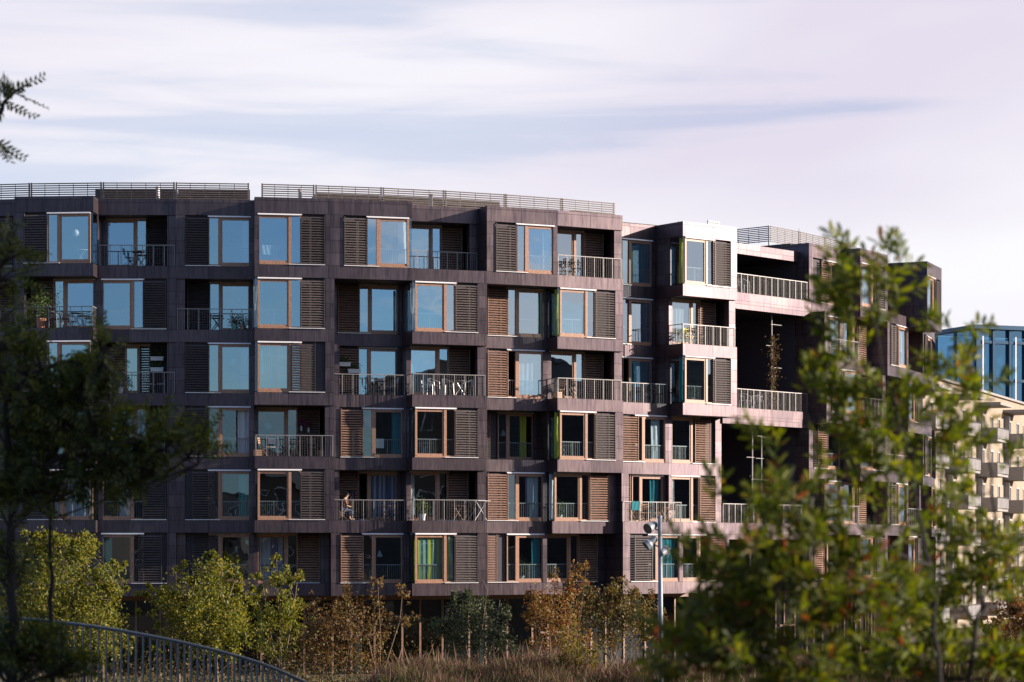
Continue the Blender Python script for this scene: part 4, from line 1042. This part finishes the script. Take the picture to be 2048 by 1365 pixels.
tree_obj('sapling', 'small yellow green sapling standing in dry grass below the russet shrub', 'tree', gbase(1152, 70),
    [stem_px(70, [(1152, 1360), (1150, 1300), (1152, 1240)]), stem_px(70, [(1152, 1360), (1180, 1320), (1195, 1300)])],
    [blob(1150, 1290, 70, 28, 45, 330), blob(1180, 1320, 70, 35, 22, 220), blob(1125, 1330, 70, 30, 18, 160)],
    leaf_mat('yellow_green_leaves', [(0, (.11, .10, .02)), (1, (.25, .19, .04))], .4), SMALL, .085, M['bark'], .02, per=8, twigs=30)
tree_obj('autumn_tree', 'orange brown sunlit tree at the far right edge under the brick block', 'tree', gbase(2050, 62),
    [stem_px(62, [(2050, 1365), (2045, 1300), (2035, 1220)]), stem_px(62, [(2060, 1365), (2090, 1280), (2100, 1200)])],
    [blob(2020, 1255, 62, 55, 60, 1300), blob(2075, 1220, 62, 60, 60, 1500), blob(2010, 1320, 62, 60, 50, 900), blob(2100, 1300, 62, 70, 70, 1200)],
    LR, SMALL, .10, M['bark'], .06, twigs=50)

# low tangled undergrowth along the foot of the building
n_ = 2300; cx_ = RNG.uniform(-19, 17, n_); cy_ = RNG.uniform(84, 104, n_); hh = (.45 + 1.7 * (np.sin(cx_ * 1.3 + cy_ * .4) * .5 + .5) * RNG.random(n_))
cz_ = np.array([ground_z(a, b) for a, b in zip(cx_, cy_)])
id_ = RNG.integers(0, n_, 42000)
ps_ = np.stack([cx_[id_], cy_[id_], cz_[id_] + hh[id_] * RNG.random(42000) * 1.3], 1) + RNG.normal(size=(42000, 3)) * np.array([.28, .28, .1])
tag(leaves('undergrowth', leaf_mat('undergrowth_leaves', [(0, (.03, .03, .01)), (.5, (.09, .075, .025)), (.8, (.16, .08, .035)), (1, (.13, .14, .03))], .35), SMALL, ps_, rand_dirs(42000, .4), rand_dirs(42000, .4), RNG.uniform(.08, .17, 42000)),
    'tangled low green and rust undergrowth along the foot of the building', 'undergrowth', kind='stuff')

# ------------------------------------------------------------------ foreground trees (out of focus)
def sprig_tree(name, desc, base, stems, blobs, mat, barkmat, tmpl, leaf, nleaf, sprig_len, trunk_r, pinnate=False, extra_mat=None, up=.35):
    root = empty(name, base, label=desc, cat='tree'); off = -Vector(base)
    m = MB(); allp = []
    for pts in stems:
        P = [Vector(p) + off for p in pts]; k = len(P)
        # resample so the branch bends smoothly
        Q = []
        for i in range(k - 1):
            for s in range(4):
                Q.append(P[i].lerp(P[i + 1], s / 4) + Vector((random.uniform(-.022, .022), random.uniform(-.022, .022), 0)))
        Q.append(P[-1]); n = len(Q)
        tr = trunk_r * (1 if pts is stems[0] else .5); m.tube(Q, [tr * (1 - .85 * i / (n - 1)) for i in range(n)], 8); allp += Q[1:]
    Pn = np.array([tuple(p) for p in allp])
    ps, ds, ns, ss = [], [], [], []
    for c, r, n in blobs:
        c = np.array(Vector(c) + off); r = np.array(r)
        for q in rand_dirs(n) * (RNG.random(n) ** .45)[:, None]:
            p = c + q * r
            dd = np.linalg.norm(Pn - p, axis=1) + np.maximum(0, Pn[:, 2] - p[2]) * 1.5
            a = Pn[np.argmin(dd)]
            axis_ = p - a; ln = np.linalg.norm(axis_) + 1e-6; axis_ = axis_ / ln
            ax = axis_ * .8 + np.array([0, 0, up]) + RNG.normal(size=3) * .35; ax /= np.linalg.norm(ax)
            tip = p + ax * sprig_len
            m.tube([a, a + (p - a) * .6 + np.array([0, 0, -.03 * ln]), p, tip], [trunk_r * .16, trunk_r * .12, trunk_r * .09, .0015], 4, cap=False)
            side = np.cross(ax, rand_dirs(1)[0]); side /= np.linalg.norm(side); nz = np.cross(side, ax)
            for k in range(nleaf):
                f_ = (k + .5) / nleaf
                if pinnate:
                    s = 1 if k % 2 else -1
                    ps.append(p + ax * sprig_len * f_); ds.append(side * s + ax * .35 + RNG.normal(size=3) * .12); ns.append(nz + RNG.normal(size=3) * .2); ss.append(leaf * RNG.uniform(.8, 1.1) * (1 - .35 * f_))
                else:
                    an = k * 2.4; o_ = side * math.cos(an) + nz * math.sin(an)
                    ps.append(p + ax * sprig_len * f_); ds.append(o_ + ax * (.5 + .9 * f_) + RNG.normal(size=3) * .2); ns.append(ax + RNG.normal(size=3) * .4); ss.append(leaf * RNG.uniform(.7, 1.15))
    m.build('trunk', barkmat, root, smooth=True)
    leaves('crown', mat, tmpl, ps, ds, ns, ss, root)
    return root
def sb(x, y, d, rx, ry, n, dz=.35):
    s = d / F; n = max(2, round(n * (.8 if x > 1000 else 1.0 if y < 640 else 1.7) * (.9 if x > 1000 and y < 960 else 1.55 if x > 1000 and y > 1100 else .85 if x > 1000 else 1.45))); return (at(x, y, d), (rx * s, dz, ry * s), n)
RT = leaf_mat('lobed_green_leaves', [(0, (.045, .068, .010)), (.55, (.12, .155, .02)), (.96, (.21, .22, .032)), (.99, (.2, .10, .03)), (1, (.2, .07, .03))], .5)
RT2 = leaf_mat('lobed_turning_leaves', [(0, (.04, .06, .010)), (.6, (.10, .13, .018)), (.93, (.18, .18, .028)), (.97, (.2, .09, .03)), (1, (.22, .06, .03))], .5)
DR = 12.5
def gst(d, pts):
    P = [at(x, y, d + (random.uniform(-.15, .15) if i else 0)) for i, (x, y) in enumerate(pts)]
    return [Vector((P[0].x, P[0].y, ground_z(P[0].x, P[0].y) - .1))] + P
sprig_tree('young_tree', 'tall blurred young tree with lobed green leaves before the right end of the building', gst(DR, [(1885, 1400)])[0],
    [gst(DR, [(1885, 1400), (1868, 1220), (1856, 1130), (1832, 990), (1797, 850), (1757, 690), (1735, 560), (1712, 505)]),
     [at(1832, 990, DR), at(1800, 800, DR + .2), at(1795, 650, DR + .1), at(1790, 510, DR)],
     [at(1856, 1130, DR), at(1795, 1110, DR - .2), at(1720, 1060, DR - .3), at(1660, 950, DR - .2), at(1600, 880, DR - .1)],
     [at(1868, 1220, DR), at(1890, 1050, DR + .2), at(1880, 860, DR + .3), at(1890, 740, DR + .3)]],
    [sb(1708, 525, DR, 28, 35, 5, .08), sb(1782, 520, DR, 40, 45, 9, .1), sb(1700, 610, DR, 55, 55, 20, .2), sb(1690, 690, DR, 45, 60, 14, .2), sb(1800, 590, DR, 30, 45, 6, .15),
     sb(1740, 640, DR, 55, 60, 10, .2), sb(1690, 790, DR, 60, 60, 14, .25), sb(1760, 800, DR, 80, 80, 26), sb(1840, 810, DR, 60, 90, 22), sb(1700, 900, DR, 90, 70, 26), sb(1800, 930, DR, 100, 80, 34), sb(1615, 800, DR, 40, 30, 4), sb(1540, 890, DR, 60, 25, 5), sb(1900, 900, DR, 45, 70, 12)],
    RT, M['barkdark'], OAK, .09, 12, .16, .014)
sprig_tree('young_tree', 'blurred low young tree with dense lobed leaves turning orange, lower right', gst(DR - 1.2, [(1640, 1420)])[0],
    [gst(DR - 1.2, [(1640, 1420), (1620, 1250), (1600, 1080), (1580, 930)]), [at(1620, 1250, DR - 1.2), at(1520, 1150, DR - 1.3), at(1440, 1080, DR - 1.2), at(1390, 1020, DR - 1.1)],
     [at(1640, 1380, DR - 1.2), at(1560, 1330, DR - 1.4), at(1450, 1280, DR - 1.4), at(1370, 1240, DR - 1.3)], [at(1620, 1250, DR - 1.2), at(1700, 1140, DR - 1.1), at(1750, 1030, DR - 1)]],
    [sb(1600, 1000, DR - 1.2, 80, 55, 18), sb(1490, 1040, DR - 1.2, 50, 35, 4), sb(1420, 1010, DR - 1.2, 35, 25, 3, .2), sb(1620, 1090, DR - 1.2, 130, 70, 38), sb(1500, 1130, DR - 1.2, 90, 50, 20), sb(1440, 1200, DR - 1.2, 60, 45, 12), sb(1560, 1220, DR - 1.2, 120, 70, 34), sb(1700, 1200, DR - 1.2, 110, 90, 36), sb(1450, 1310, DR - 1.2, 90, 60, 28), sb(1600, 1330, DR - 1.2, 120, 60, 36), sb(1400, 1120, DR - 1.2, 30, 25, 2, .2), sb(1380, 1260, DR - 1.2, 40, 30, 5, .2), sb(1360, 1330, DR - 1.2, 40, 30, 8, .2)],
    RT2, M['barkdark'], OAK, .09, 12, .16, .015)
sprig_tree('young_tree', 'blurred dark green young tree at the far right edge before the yellow brick block', gst(DR + .8, [(1950, 1400)])[0],
    [gst(DR + .8, [(1935, 1400), (1950, 1250), (1975, 1180), (1990, 1100), (1985, 950), (1960, 800), (1920, 690), (1890, 640)]), [at(1960, 800, DR + .8), at(1930, 720, DR + .8), at(1948, 640, DR + .8)],
     [at(1975, 1180, DR + .8), at(2045, 1100, DR + .8), at(2070, 940, DR + .8)], [at(1950, 1250, DR + .8), at(1870, 1150, DR + .7), at(1830, 1100, DR + .7)]],
    [sb(1900, 660, DR + .8, 30, 30, 4, .1), sb(1945, 655, DR + .8, 16, 16, 2, .06), sb(1910, 750, DR + .8, 45, 50, 13, .2), sb(1960, 780, DR + .8, 25, 35, 5, .15), sb(1940, 990, DR + .8, 45, 50, 9), sb(2035, 935, DR + .8, 25, 20, 2, .1), sb(1900, 1080, DR + .8, 70, 60, 18), sb(1990, 1120, DR + .8, 60, 50, 18), sb(1850, 1180, DR + .8, 80, 70, 24), sb(1960, 1190, DR + .8, 90, 40, 20), sb(1850, 1310, DR + .8, 110, 60, 34), sb(1960, 1330, DR + .8, 90, 40, 20), sb(2030, 1345, DR + .8, 60, 30, 12), sb(1760, 1340, DR + .8, 90, 50, 22), sb(1800, 1060, DR + .8, 50, 50, 10)],
    RT, M['barkdark'], OAK, .09, 12, .16, .015)
LT = leaf_mat('dark_pinnate_leaves', [(0, (.03, .045, .012)), (.6, (.06, .085, .018)), (1, (.12, .14, .03))], .45)
DL = 20.0
sprig_tree('feathery_tree', 'dark blurred feathery leaved tree reaching in from the left edge', gst(DL, [(-10, 1500)])[0],
    [gst(DL, [(20, 1500), (28, 1250), (22, 1000), (5, 800), (-20, 600), (-40, 350)]), gst(DL + .4, [(100, 1500), (104, 1200), (98, 1040), (80, 900), (70, 760)]),
     [at(22, 1000, DL), at(90, 930, DL - .1), at(190, 880, DL - .1), at(300, 890, DL), at(395, 930, DL)],
     [at(5, 800, DL), at(80, 740, DL), at(170, 710, DL), at(225, 715, DL)], [at(-20, 600, DL), at(10, 520, DL), at(35, 450, DL)], [at(-40, 350, DL), at(-15, 250, DL), at(20, 190, DL), at(60, 165, DL)]],
    [sb(60, 820, DL, 110, 90, 46, .3), sb(160, 760, DL, 80, 60, 24, .25), sb(205, 720, DL, 40, 40, 7, .15), sb(130, 880, DL, 120, 60, 40, .3), sb(250, 880, DL, 90, 55, 26, .25), sb(340, 900, DL, 60, 45, 13, .2), sb(385, 900, DL, 30, 35, 5, .15), sb(100, 960, DL, 110, 45, 24, .25), sb(280, 940, DL, 60, 45, 12, .2), sb(40, 720, DL, 70, 50, 18, .2), sb(15, 500, DL, 40, 90, 15, .2), sb(10, 590, DL, 35, 50, 6, .2), sb(30, 980, DL, 60, 90, 20, .25), sb(20, 182, DL, 20, 12, 5, .08), sb(5, 215, DL, 16, 10, 4, .06), sb(-16, 280, DL, 8, 8, 3, .04), sb(10, 1150, DL, 40, 90, 12, .2), sb(60, 1310, DL, 80, 50, 24, .25), sb(10, 1300, DL, 50, 60, 16, .2), sb(140, 1330, DL, 40, 30, 6, .2)],
    LT, M['barkdark'], OVAL, .088, 15, .30, .062, pinnate=True, up=-.1)

# ------------------------------------------------------------------ lamp post with floodlights
LP = 64.0
base = at(1322, 1330, LP); base.z = ground_z(base.x, base.y)
lamp = empty('lamp_post', base, label='tall pale grey pole carrying three floodlights before the metal building', cat='lamp post')
m = MB(); top = at(1319, 1033, LP).z - base.z
m.tube([(0, 0, -.1), (-.01, 0, top * .5), (-.03, 0, top)], [.075, .066, .056], 12); m.lathe([(.0565, top - .02), (.06, top), (.03, top + .03), (.001, top + .035)], 12, (-.03, 0, 0)); m.build('pole', M['polepaint'], lamp, smooth=True)
def flood(x, y, az, el, s=1.0):
    p = at(x, y, LP) - base
    rot = Matrix.Rotation(R_(az), 4, 'Z') @ Matrix.Rotation(R_(el), 4, 'Y')
    T = Matrix.Translation(p) @ rot
    m = MB(); prof = [(.001, -.2), (.07, -.2), (.09, -.16), (.10, -.02), (.135, .04), (.14, .14), (.125, .14), (.12, .12)]
    m.lathe([(r * s, z * s) for r, z in prof], 18, T=T); f_ = m.build('floodlight', M['polepaint'], lamp, smooth=False)
    m = MB(); m.lathe([(.001, .115 * s), (.122 * s, .115 * s)], 18, T=T); m.build('lens', M['lens'], f_)
    m = MB(); m.tube([p, Vector((-.03, 0, p.z - .12))], .018, 6); m.build('bracket', M['polepaint'], f_)
flood(1302, 1054, 225, 112, 1.05); flood(1300, 1086, 195, 128, 1.05); flood(1328, 1104, 60, 75, 1.0)

# ------------------------------------------------------------------ ramp railing, lower left
xr = [-160, -80, 0, 102, 205, 308, 410, 520, 610, 700]; yr = [1226, 1231, 1235, 1243, 1256, 1274, 1296, 1327, 1365, 1412]
dr = [36 + (max(0, x) / 600) ** 2 * 2.6 for x in xr]
path = [at(x, y, d) for x, y, d in zip(xr, yr, dr)]
pts = []
for i in range(len(path) - 1):
    p0 = path[max(i - 1, 0)]; p1 = path[i]; p2 = path[i + 1]; p3 = path[min(i + 2, len(path) - 1)]
    for s in range(10):
        t = s / 10; pts.append(.5 * ((2 * p1) + (p2 - p0) * t + (2 * p0 - 5 * p1 + 4 * p2 - p3) * t * t + (3 * p1 - p0 - 3 * p2 + p3) * t ** 3))
pts.append(path[-1])
ro = empty('ramp_railing', pts[0] - Vector((0, 0, 1.15)), label='curved blue grey metal railing with thin upright bars descending to the right', cat='railing')
off = -Vector(ro.location)
m = MB(); m.tube([p + off for p in pts], .026, 8); m.build('top_rail', M['railpaint'], ro, smooth=True)
m = MB(); m.tube([p + off - Vector((0, 0, 1.05)) for p in pts], .018, 6); m.build('bottom_rail', M['railpaint'], ro, smooth=True)
acc = 0; nxt = .06; cnt = 0; bm0 = None
for a, b in zip(pts[:-1], pts[1:]):
    L = (b - a).length
    while nxt <= acc + L and cnt < 98:
        p = a.lerp(b, (nxt - acc) / L)
        if bm0 is None:
            m = MB(); m.box(-.010, .010, -.016, .016, -1.05, -.01); bm0 = m.build('baluster', M['railpaint'], ro); o = bm0
        else:
            o = bm0.copy(); COL.objects.link(o); o.parent = ro
        o.location = p + off; d_ = b - a; o.rotation_euler = (0, 0, math.atan2(d_.y, d_.x)); cnt += 1; nxt += .118
    acc += L
m = MB()
for a, b in zip(pts[:-1], pts[1:]):
    n = Vector((-(b - a).y, (b - a).x, 0)).normalized() * 2.4
    lo, hi = -1.7, -1.12
    m.hexa([a + Vector((0, 0, lo)), b + Vector((0, 0, lo)), b + n + Vector((0, 0, lo)), a + n + Vector((0, 0, lo)), a + Vector((0, 0, hi)), b + Vector((0, 0, hi)), b + n + Vector((0, 0, hi)), a + n + Vector((0, 0, hi))])
tag(m.build('path', M['ramp']), kind='structure')

# ------------------------------------------------------------------ yellow brick block and blue glass hall, far right
bA = Vector((33.9, 186, 0)); bd = Vector((.383, .924, 0)); bn = Vector((.924, -.383, 0))
def bp(s, e, z): p = bA + bd * s + bn * e; return Vector((p.x, p.y, z))
def bbox(mb, s0, s1, e0, e1, z0, z1, mi=0):
    mb.hexa([bp(s0, e1, z0), bp(s1, e1, z0), bp(s1, e0, z0), bp(s0, e0, z0), bp(s0, e1, z1), bp(s1, e1, z1), bp(s1, e0, z1), bp(s0, e0, z1)], (s0, z0), mi)
br = empty('brick_apartment_block', bA, label='yellow brick apartment block with stacked balconies, partly hidden behind the right trees', cat='building')
def toBr(o): o.parent = br; o.matrix_parent_inverse = Matrix.Translation(bA).inverted(); return o
ZT = CAMZ + 12.75
m = MB(); bbox(m, -18, 75, -11, 0, 0, ZT); toBr(m.build('wall', M['brick']))
m = MB(); bbox(m, -18.2, 75.2, -11.2, .25, ZT + .003, ZT + .18); toBr(m.build('roof', M['concrete']))
for k in range(8):
    s0 = -13.5 + k * 11.2
    zroof = ZT - 1.15
    m = MB(); bbox(m, s0 - .3, s0 + 4.6, .003, 2.0, zroof, zroof + .22); toBr(m.build('balcony_canopy', M['concrete']))
    for f_ in range(6):
        z = ZT - 4.05 - f_ * 2.8
        if z < .5: continue
        m = MB(); bbox(m, s0, s0 + 4.4, .003, 1.7, z, z + .18); bbox(m, s0, s0 + .12, .003, 1.7, z + .18, z + 1.1)
        bbox(m, s0 + .05, s0 + .2, .003, .5, z + 1.1, z + 2.62)
        bl = toBr(m.build('balcony', M['concrete']))
        m = MB()
        for j in range(9): bbox(m, s0 + .12 + j * .5, s0 + .12 + j * .5 + .42, 1.66, 1.70, z + .25, z + 1.05)
        m.build('balcony_panel', M['steel'], bl)
        m = MB(); bbox(m, s0 + .15, s0 + 4.4, 1.64, 1.72, z + 1.08, z + 1.14)
        for j in range(9): bbox(m, s0 + .07 + j * .5, s0 + .10 + j * .5, 1.65, 1.71, z + .2, z + 1.08)
        m.build('balcony_rail', M['darkpaint'], bl)
        for (wa, wb, za, zb) in ((s0 + .6, s0 + 1.9, .18, 2.3), (s0 + 2.3, s0 + 3.1, .9, 2.3), (s0 + 5.6, s0 + 6.7, .9, 2.3), (s0 + 8.6, s0 + 9.5, .9, 2.3)):
            m = MB(); bbox(m, wa, wb, .003, .05, z + za, z + zb); bw = toBr(m.build('window', M['white']))
            if wb - wa < 5:
                m = MB(); bbox(m, wa + .08, wb - .08, .052, .06, z + za + .08, z + zb - .08); m.build('pane', M['darkpaint'], bw)
p = bp(-13.5 + 11.2 * 1 + 1.2, 1.4, ZT - 4.05 - 3 * 2.8 + .18)
fl = empty('flower_basket', p, label='pink flowers overflowing a basket on a yellow brick block balcony', cat='plant')
m = MB(); m.lathe([(0, .6), (.2, .6), (.28, .95), (0, .9)], 12); m.build('basket', M['terracotta'], fl)
n = 180; leaves('flower', M['pink'], SMALL, RNG.normal(size=(n, 3)) * .24 + np.array([0, 0, 1.15]), rand_dirs(n), rand_dirs(n), RNG.uniform(.1, .2, n), fl)

# blue glass hall
gA = at(1952, 650, 265); gA.z = 0; gd = Vector((.80, -.60, 0)); gd = Vector((.93, .36, 0)).normalized(); gn = Vector((gd.y, -gd.x, 0))
ZG = CAMZ + 450 / F * 265
gl = empty('glass_hall', gA, label='blue glass hall with deep blue steel frame standing behind the yellow brick block', cat='building')
def gp(s, e, z): p = gA + gd * s + gn * e; return Vector((p.x, p.y, z))
def gbox(mb, s0, s1, e0, e1, z0, z1):
    mb.hexa([gp(s0, e1, z0), gp(s1, e1, z0), gp(s1, e0, z0), gp(s0, e0, z0), gp(s0, e1, z1), gp(s1, e1, z1), gp(s1, e0, z1), gp(s0, e0, z1)], (s0, z0))
def toG(o): o.parent = gl; o.matrix_parent_inverse = Matrix.Translation(gA).inverted(); return o
m = MB(); gbox(m, -.4, 40.4, -9, .4, ZG - .45, ZG); toG(m.build('roof', M['bluesteel']))
m = MB(); m.quad([gp(0, -.3, 0), gp(40, -.3, 0), gp(40, -.3, ZG - .5), gp(0, -.3, ZG - .5)]); m.quad([gp(0, -9, 0), gp(0, -.3, 0), gp(0, -.3, ZG - .5), gp(0, -9, ZG - .5)]); m.quad([gp(40, -9, 0), gp(0, -9, 0), gp(0, -9, ZG - .5), gp(40, -9, ZG - .5)])
toG(m.build('glazing', M['blueglass']))
m = MB(); gbox(m, 1.5, 39, -8.5, -4, 0, ZG - 1.6); toG(m.build('core', simple('blue_core', (.22, .38, .50), .6)))
for k in range(15):
    s = k * 2.1
    m = MB(); gbox(m, s, s + (.3 if k % 3 else .55), -.28, .1, 0, ZG - .46); toG(m.build('column', M['bluesteel']))
for z in (ZG - 6.2, ZG - 12, ZG - 2.0):
    m = MB(); gbox(m, -.02, 40, -.2, .05, z, z + .32); toG(m.build('beam', M['bluesteel']))
m = MB()
for k in range(7): gbox(m, .75 + k * 4.2, .9 + k * 4.2, .105, .14, ZG - 14, ZG - 1.2)
toG(m.build('mullion', M['track']))
m = MB()
for k in range(3): gbox(m, -.1, .05, -4 * k - .5, -4 * k - .1, 0, ZG - .46)
toG(m.build('side_column', M['bluesteel']))

# ------------------------------------------------------------------ buildings across the street, mirrored in the lower windows
def opposite(x0, x1, y0, y1, h, mat, label, roof_h=0):
    root = empty('opposite_building', (x0, y1, 0), label=label, cat='building')
    T = lambda o: (setattr(o, 'parent', root), setattr(o, 'matrix_parent_inverse', Matrix.Translation(Vector((x0, y1, 0))).inverted()))
    m = MB(); m.box(x0, x1, y0, y1, 0, h); T(m.build('wall', mat))
    m = MB()
    if roof_h:
        ym = (y0 + y1) / 2
        m.quad([(x0 - .3, y1 + .4, h), (x1 + .3, y1 + .4, h), (x1 + .3, ym, h + roof_h), (x0 - .3, ym, h + roof_h)]); m.quad([(x1 + .3, y0 - .4, h), (x0 - .3, y0 - .4, h), (x0 - .3, ym, h + roof_h), (x1 + .3, ym, h + roof_h)])
        m.quad([(x0, y0, h), (x0, y1, h), (x0, ym, h + roof_h)]); m.quad([(x1, y1, h), (x1, y0, h), (x1, ym, h + roof_h)])
    else: m.box(x0 - .2, x1 + .2, y0 - .2, y1 + .2, h + .003, h + .3)
    T(m.build('roof', M['roof']))
    z = 1.2; nn = 0
    while z < h - 1.8:
        x = x0 + 1.5
        while x < x1 - 2 and nn < 98:
            m = MB(); m.box(x, x + 1.3, y1 + .003, y1 + .06, z, z + 1.5); w_ = m.build('window', M['white']); T(w_)
            m = MB(); m.box(x + .1, x + 1.2, y1 + .062, y1 + .07, z + .1, z + 1.4); m.build('pane', M['darkpaint'], w_)
            x += 3.4; nn += 1
        z += 3.0
opposite(-95, -38, -75, -60, 15, M['oppbrick'], 'long dark brick block seen mirrored in the lower windows', 5)
opposite(-30, 8, -85, -70, 17, M['render'], 'grey rendered block seen mirrored in the lower windows')
opposite(16, 70, -70, -55, 15, M['oppbrick'], 'dark brick gabled block seen mirrored in the lower windows', 4)
opposite(84, 120, -40, -8, 18, M['oppbrick'], 'dark brick end block seen mirrored in the lower windows', 4)
opposite(122, 140, 0, 150, 24, M['oppbrick'], 'very long dark block seen mirrored in the lower windows', 0)
# unseen block added right of the camera to shade the left tree and railing
opposite(36, 62, 14.9, 52, 21.5, M['oppbrick'], 'unseen brick block added right of the camera to shade the left tree')

# ------------------------------------------------------------------ world, sun, camera
wd = bpy.data.worlds.new('World'); S.world = wd; wd.use_nodes = True
nt = wd.node_tree
for n in list(nt.nodes): nt.nodes.remove(n)
out = N(nt, 'ShaderNodeOutputWorld'); bg = N(nt, 'ShaderNodeBackground'); bg.inputs['Strength'].default_value = .052
sky = N(nt, 'ShaderNodeTexSky', sky_type='NISHITA'); sky.sun_disc = False
sky.sun_elevation = R_(SUN_EL); sky.air_density = 1.0; sky.dust_density = .3; sky.ozone_density = 4.0
# sun azimuth: direction (sin88, -cos88) in X,Y -> rotation measured clockwise from +Y
sun_dir = Vector((math.sin(R_(SUN_AZ)) * math.cos(R_(SUN_EL)), -math.cos(R_(SUN_AZ)) * math.cos(R_(SUN_EL)), math.sin(R_(SUN_EL))))
sky.sun_rotation = math.atan2(sun_dir.x, sun_dir.y)
tc = N(nt, 'ShaderNodeTexCoord')
SKYLOC = (8.48, 6.66, 7.6)
def cloudnoise(scale, sc, det, rough, dist, loc=(0, 0, 0), rot=(0, 0, 0)):
    mp = N(nt, 'ShaderNodeMapping'); mp.inputs['Scale'].default_value = sc; mp.inputs['Location'].default_value = loc; mp.inputs['Rotation'].default_value = rot
    nt.links.new(tc.outputs['Generated'], mp.inputs['Vector'])
    no = N(nt, 'ShaderNodeTexNoise'); setin(no, Scale=scale, Detail=det, Roughness=rough, Distortion=dist)
    nt.links.new(mp.outputs['Vector'], no.inputs['Vector']); return no
n1 = cloudnoise(2.2, (1.2, 1.2, 15.0), 4, .45, .6, SKYLOC, (0, R_(4), 0))
n2 = cloudnoise(6.0, (1.5, 1.5, 10), 7, .6, .8, (.3, 2.2, 1.0), (0, R_(-8), 0))
sx = N(nt, 'ShaderNodeSeparateXYZ'); nt.links.new(tc.outputs['Generated'], sx.inputs['Vector'])
# more cover ahead of the camera, clearer behind it
mr = N(nt, 'ShaderNodeMapRange'); setin(mr, From_Min=-.9, From_Max=.9, To_Min=-.36, To_Max=.05); nt.links.new(sx.outputs['Y'], mr.inputs['Value'])
mx_ = N(nt, 'ShaderNodeMapRange'); setin(mx_, From_Min=-1.0, From_Max=1.0, To_Min=-.16, To_Max=.50); nt.links.new(sx.outputs['X'], mx_.inputs['Value'])
def math_(op, a, b):
    n = N(nt, 'ShaderNodeMath', operation=op)
    for i, v in enumerate((a, b)):
        if isinstance(v, (int, float)): n.inputs[i].default_value = v
        else: nt.links.new(v, n.inputs[i])
    return n.outputs[0]
s1 = math_('MULTIPLY', n1.outputs['Fac'], .84); s2 = math_('MULTIPLY', n2.outputs['Fac'], .16)
cov = math_('ADD', math_('ADD', s1, s2), math_('ADD', mr.outputs['Result'], mx_.outputs['Result']))
cf = N(nt, 'ShaderNodeMapRange'); setin(cf, From_Min=.43, From_Max=.72); cf.interpolation_type = 'SMOOTHSTEP'; nt.links.new(cov, cf.inputs['Value'])
veil = N(nt, 'ShaderNodeMapRange'); setin(veil, From_Min=-.3, From_Max=.85, To_Min=.06, To_Max=.60); nt.links.new(sx.outputs['Y'], veil.inputs['Value'])
cfv = math_('MAXIMUM', cf.outputs['Result'], veil.outputs['Result'])
cfm = math_('ADD', math_('MULTIPLY', cfv, .55), math_('MULTIPLY', math_('SUBTRACT', 1, math_('MULTIPLY', math_('SUBTRACT', 1, cf.outputs['Result']), math_('SUBTRACT', 1, veil.outputs['Result']))), .45))
# cloud tone: lilac in the thick parts, warm white in the thin ones
tone = cloudnoise(1.6, (1, 1, 5), 4, .5, .4, (7, 3, 2))
ct = ramp(nt, [(.35, (8.1, 7.6, 8.9)), (.5, (9.3, 9.0, 9.8)), (.62, (10.1, 10.0, 10.5))]); nt.links.new(tone.outputs['Fac'], ct.inputs['Fac'])
skt = N(nt, 'ShaderNodeMixRGB', blend_type='MULTIPLY'); skt.inputs['Fac'].default_value = 1.0; skt.inputs['Color2'].default_value = (1.34, 1.52, 1.80, 1)
nt.links.new(sky.outputs['Color'], skt.inputs['Color1'])
bl = N(nt, 'ShaderNodeMixRGB', blend_type='MIX')
nt.links.new(cfm, bl.inputs['Fac']); nt.links.new(skt.outputs['Color'], bl.inputs['Color1']); nt.links.new(ct.outputs['Color'], bl.inputs['Color2'])
nt.links.new(bl.outputs['Color'], bg.inputs['Color']); nt.links.new(bg.outputs['Background'], out.inputs['Surface'])

sl = bpy.data.lights.new('sun', 'SUN'); sl.energy = 5.0; sl.angle = R_(.5); sl.color = (1.0, .86, .73)
so = bpy.data.objects.new('sun', sl); COL.objects.link(so); so.location = (40, 40, 60)
so.rotation_euler = sun_dir.to_track_quat('Z', 'Y').to_euler()

cd = bpy.data.cameras.new('camera'); cam = bpy.data.objects.new('camera', cd); COL.objects.link(cam)
cam.location = (0, 0, CAMZ); cam.rotation_euler = (R_(90), 0, 0)
cd.sensor_width = 36; cd.lens = 85.0; cd.shift_y = (1100 - 682.5) / 2048; cd.clip_start = .5; cd.clip_end = 6000
cd.dof.use_dof = True; cd.dof.focus_distance = 116; cd.dof.aperture_fstop = 3.0
S.camera = cam
S.view_settings.view_transform = 'Standard'; S.view_settings.look = 'None'; S.view_settings.exposure = .9; S.view_settings.gamma = 1
S.cycles.use_denoising = True
S.cycles.max_bounces = 8; S.cycles.transparent_max_bounces = 12; S.cycles.caustics_reflective = False
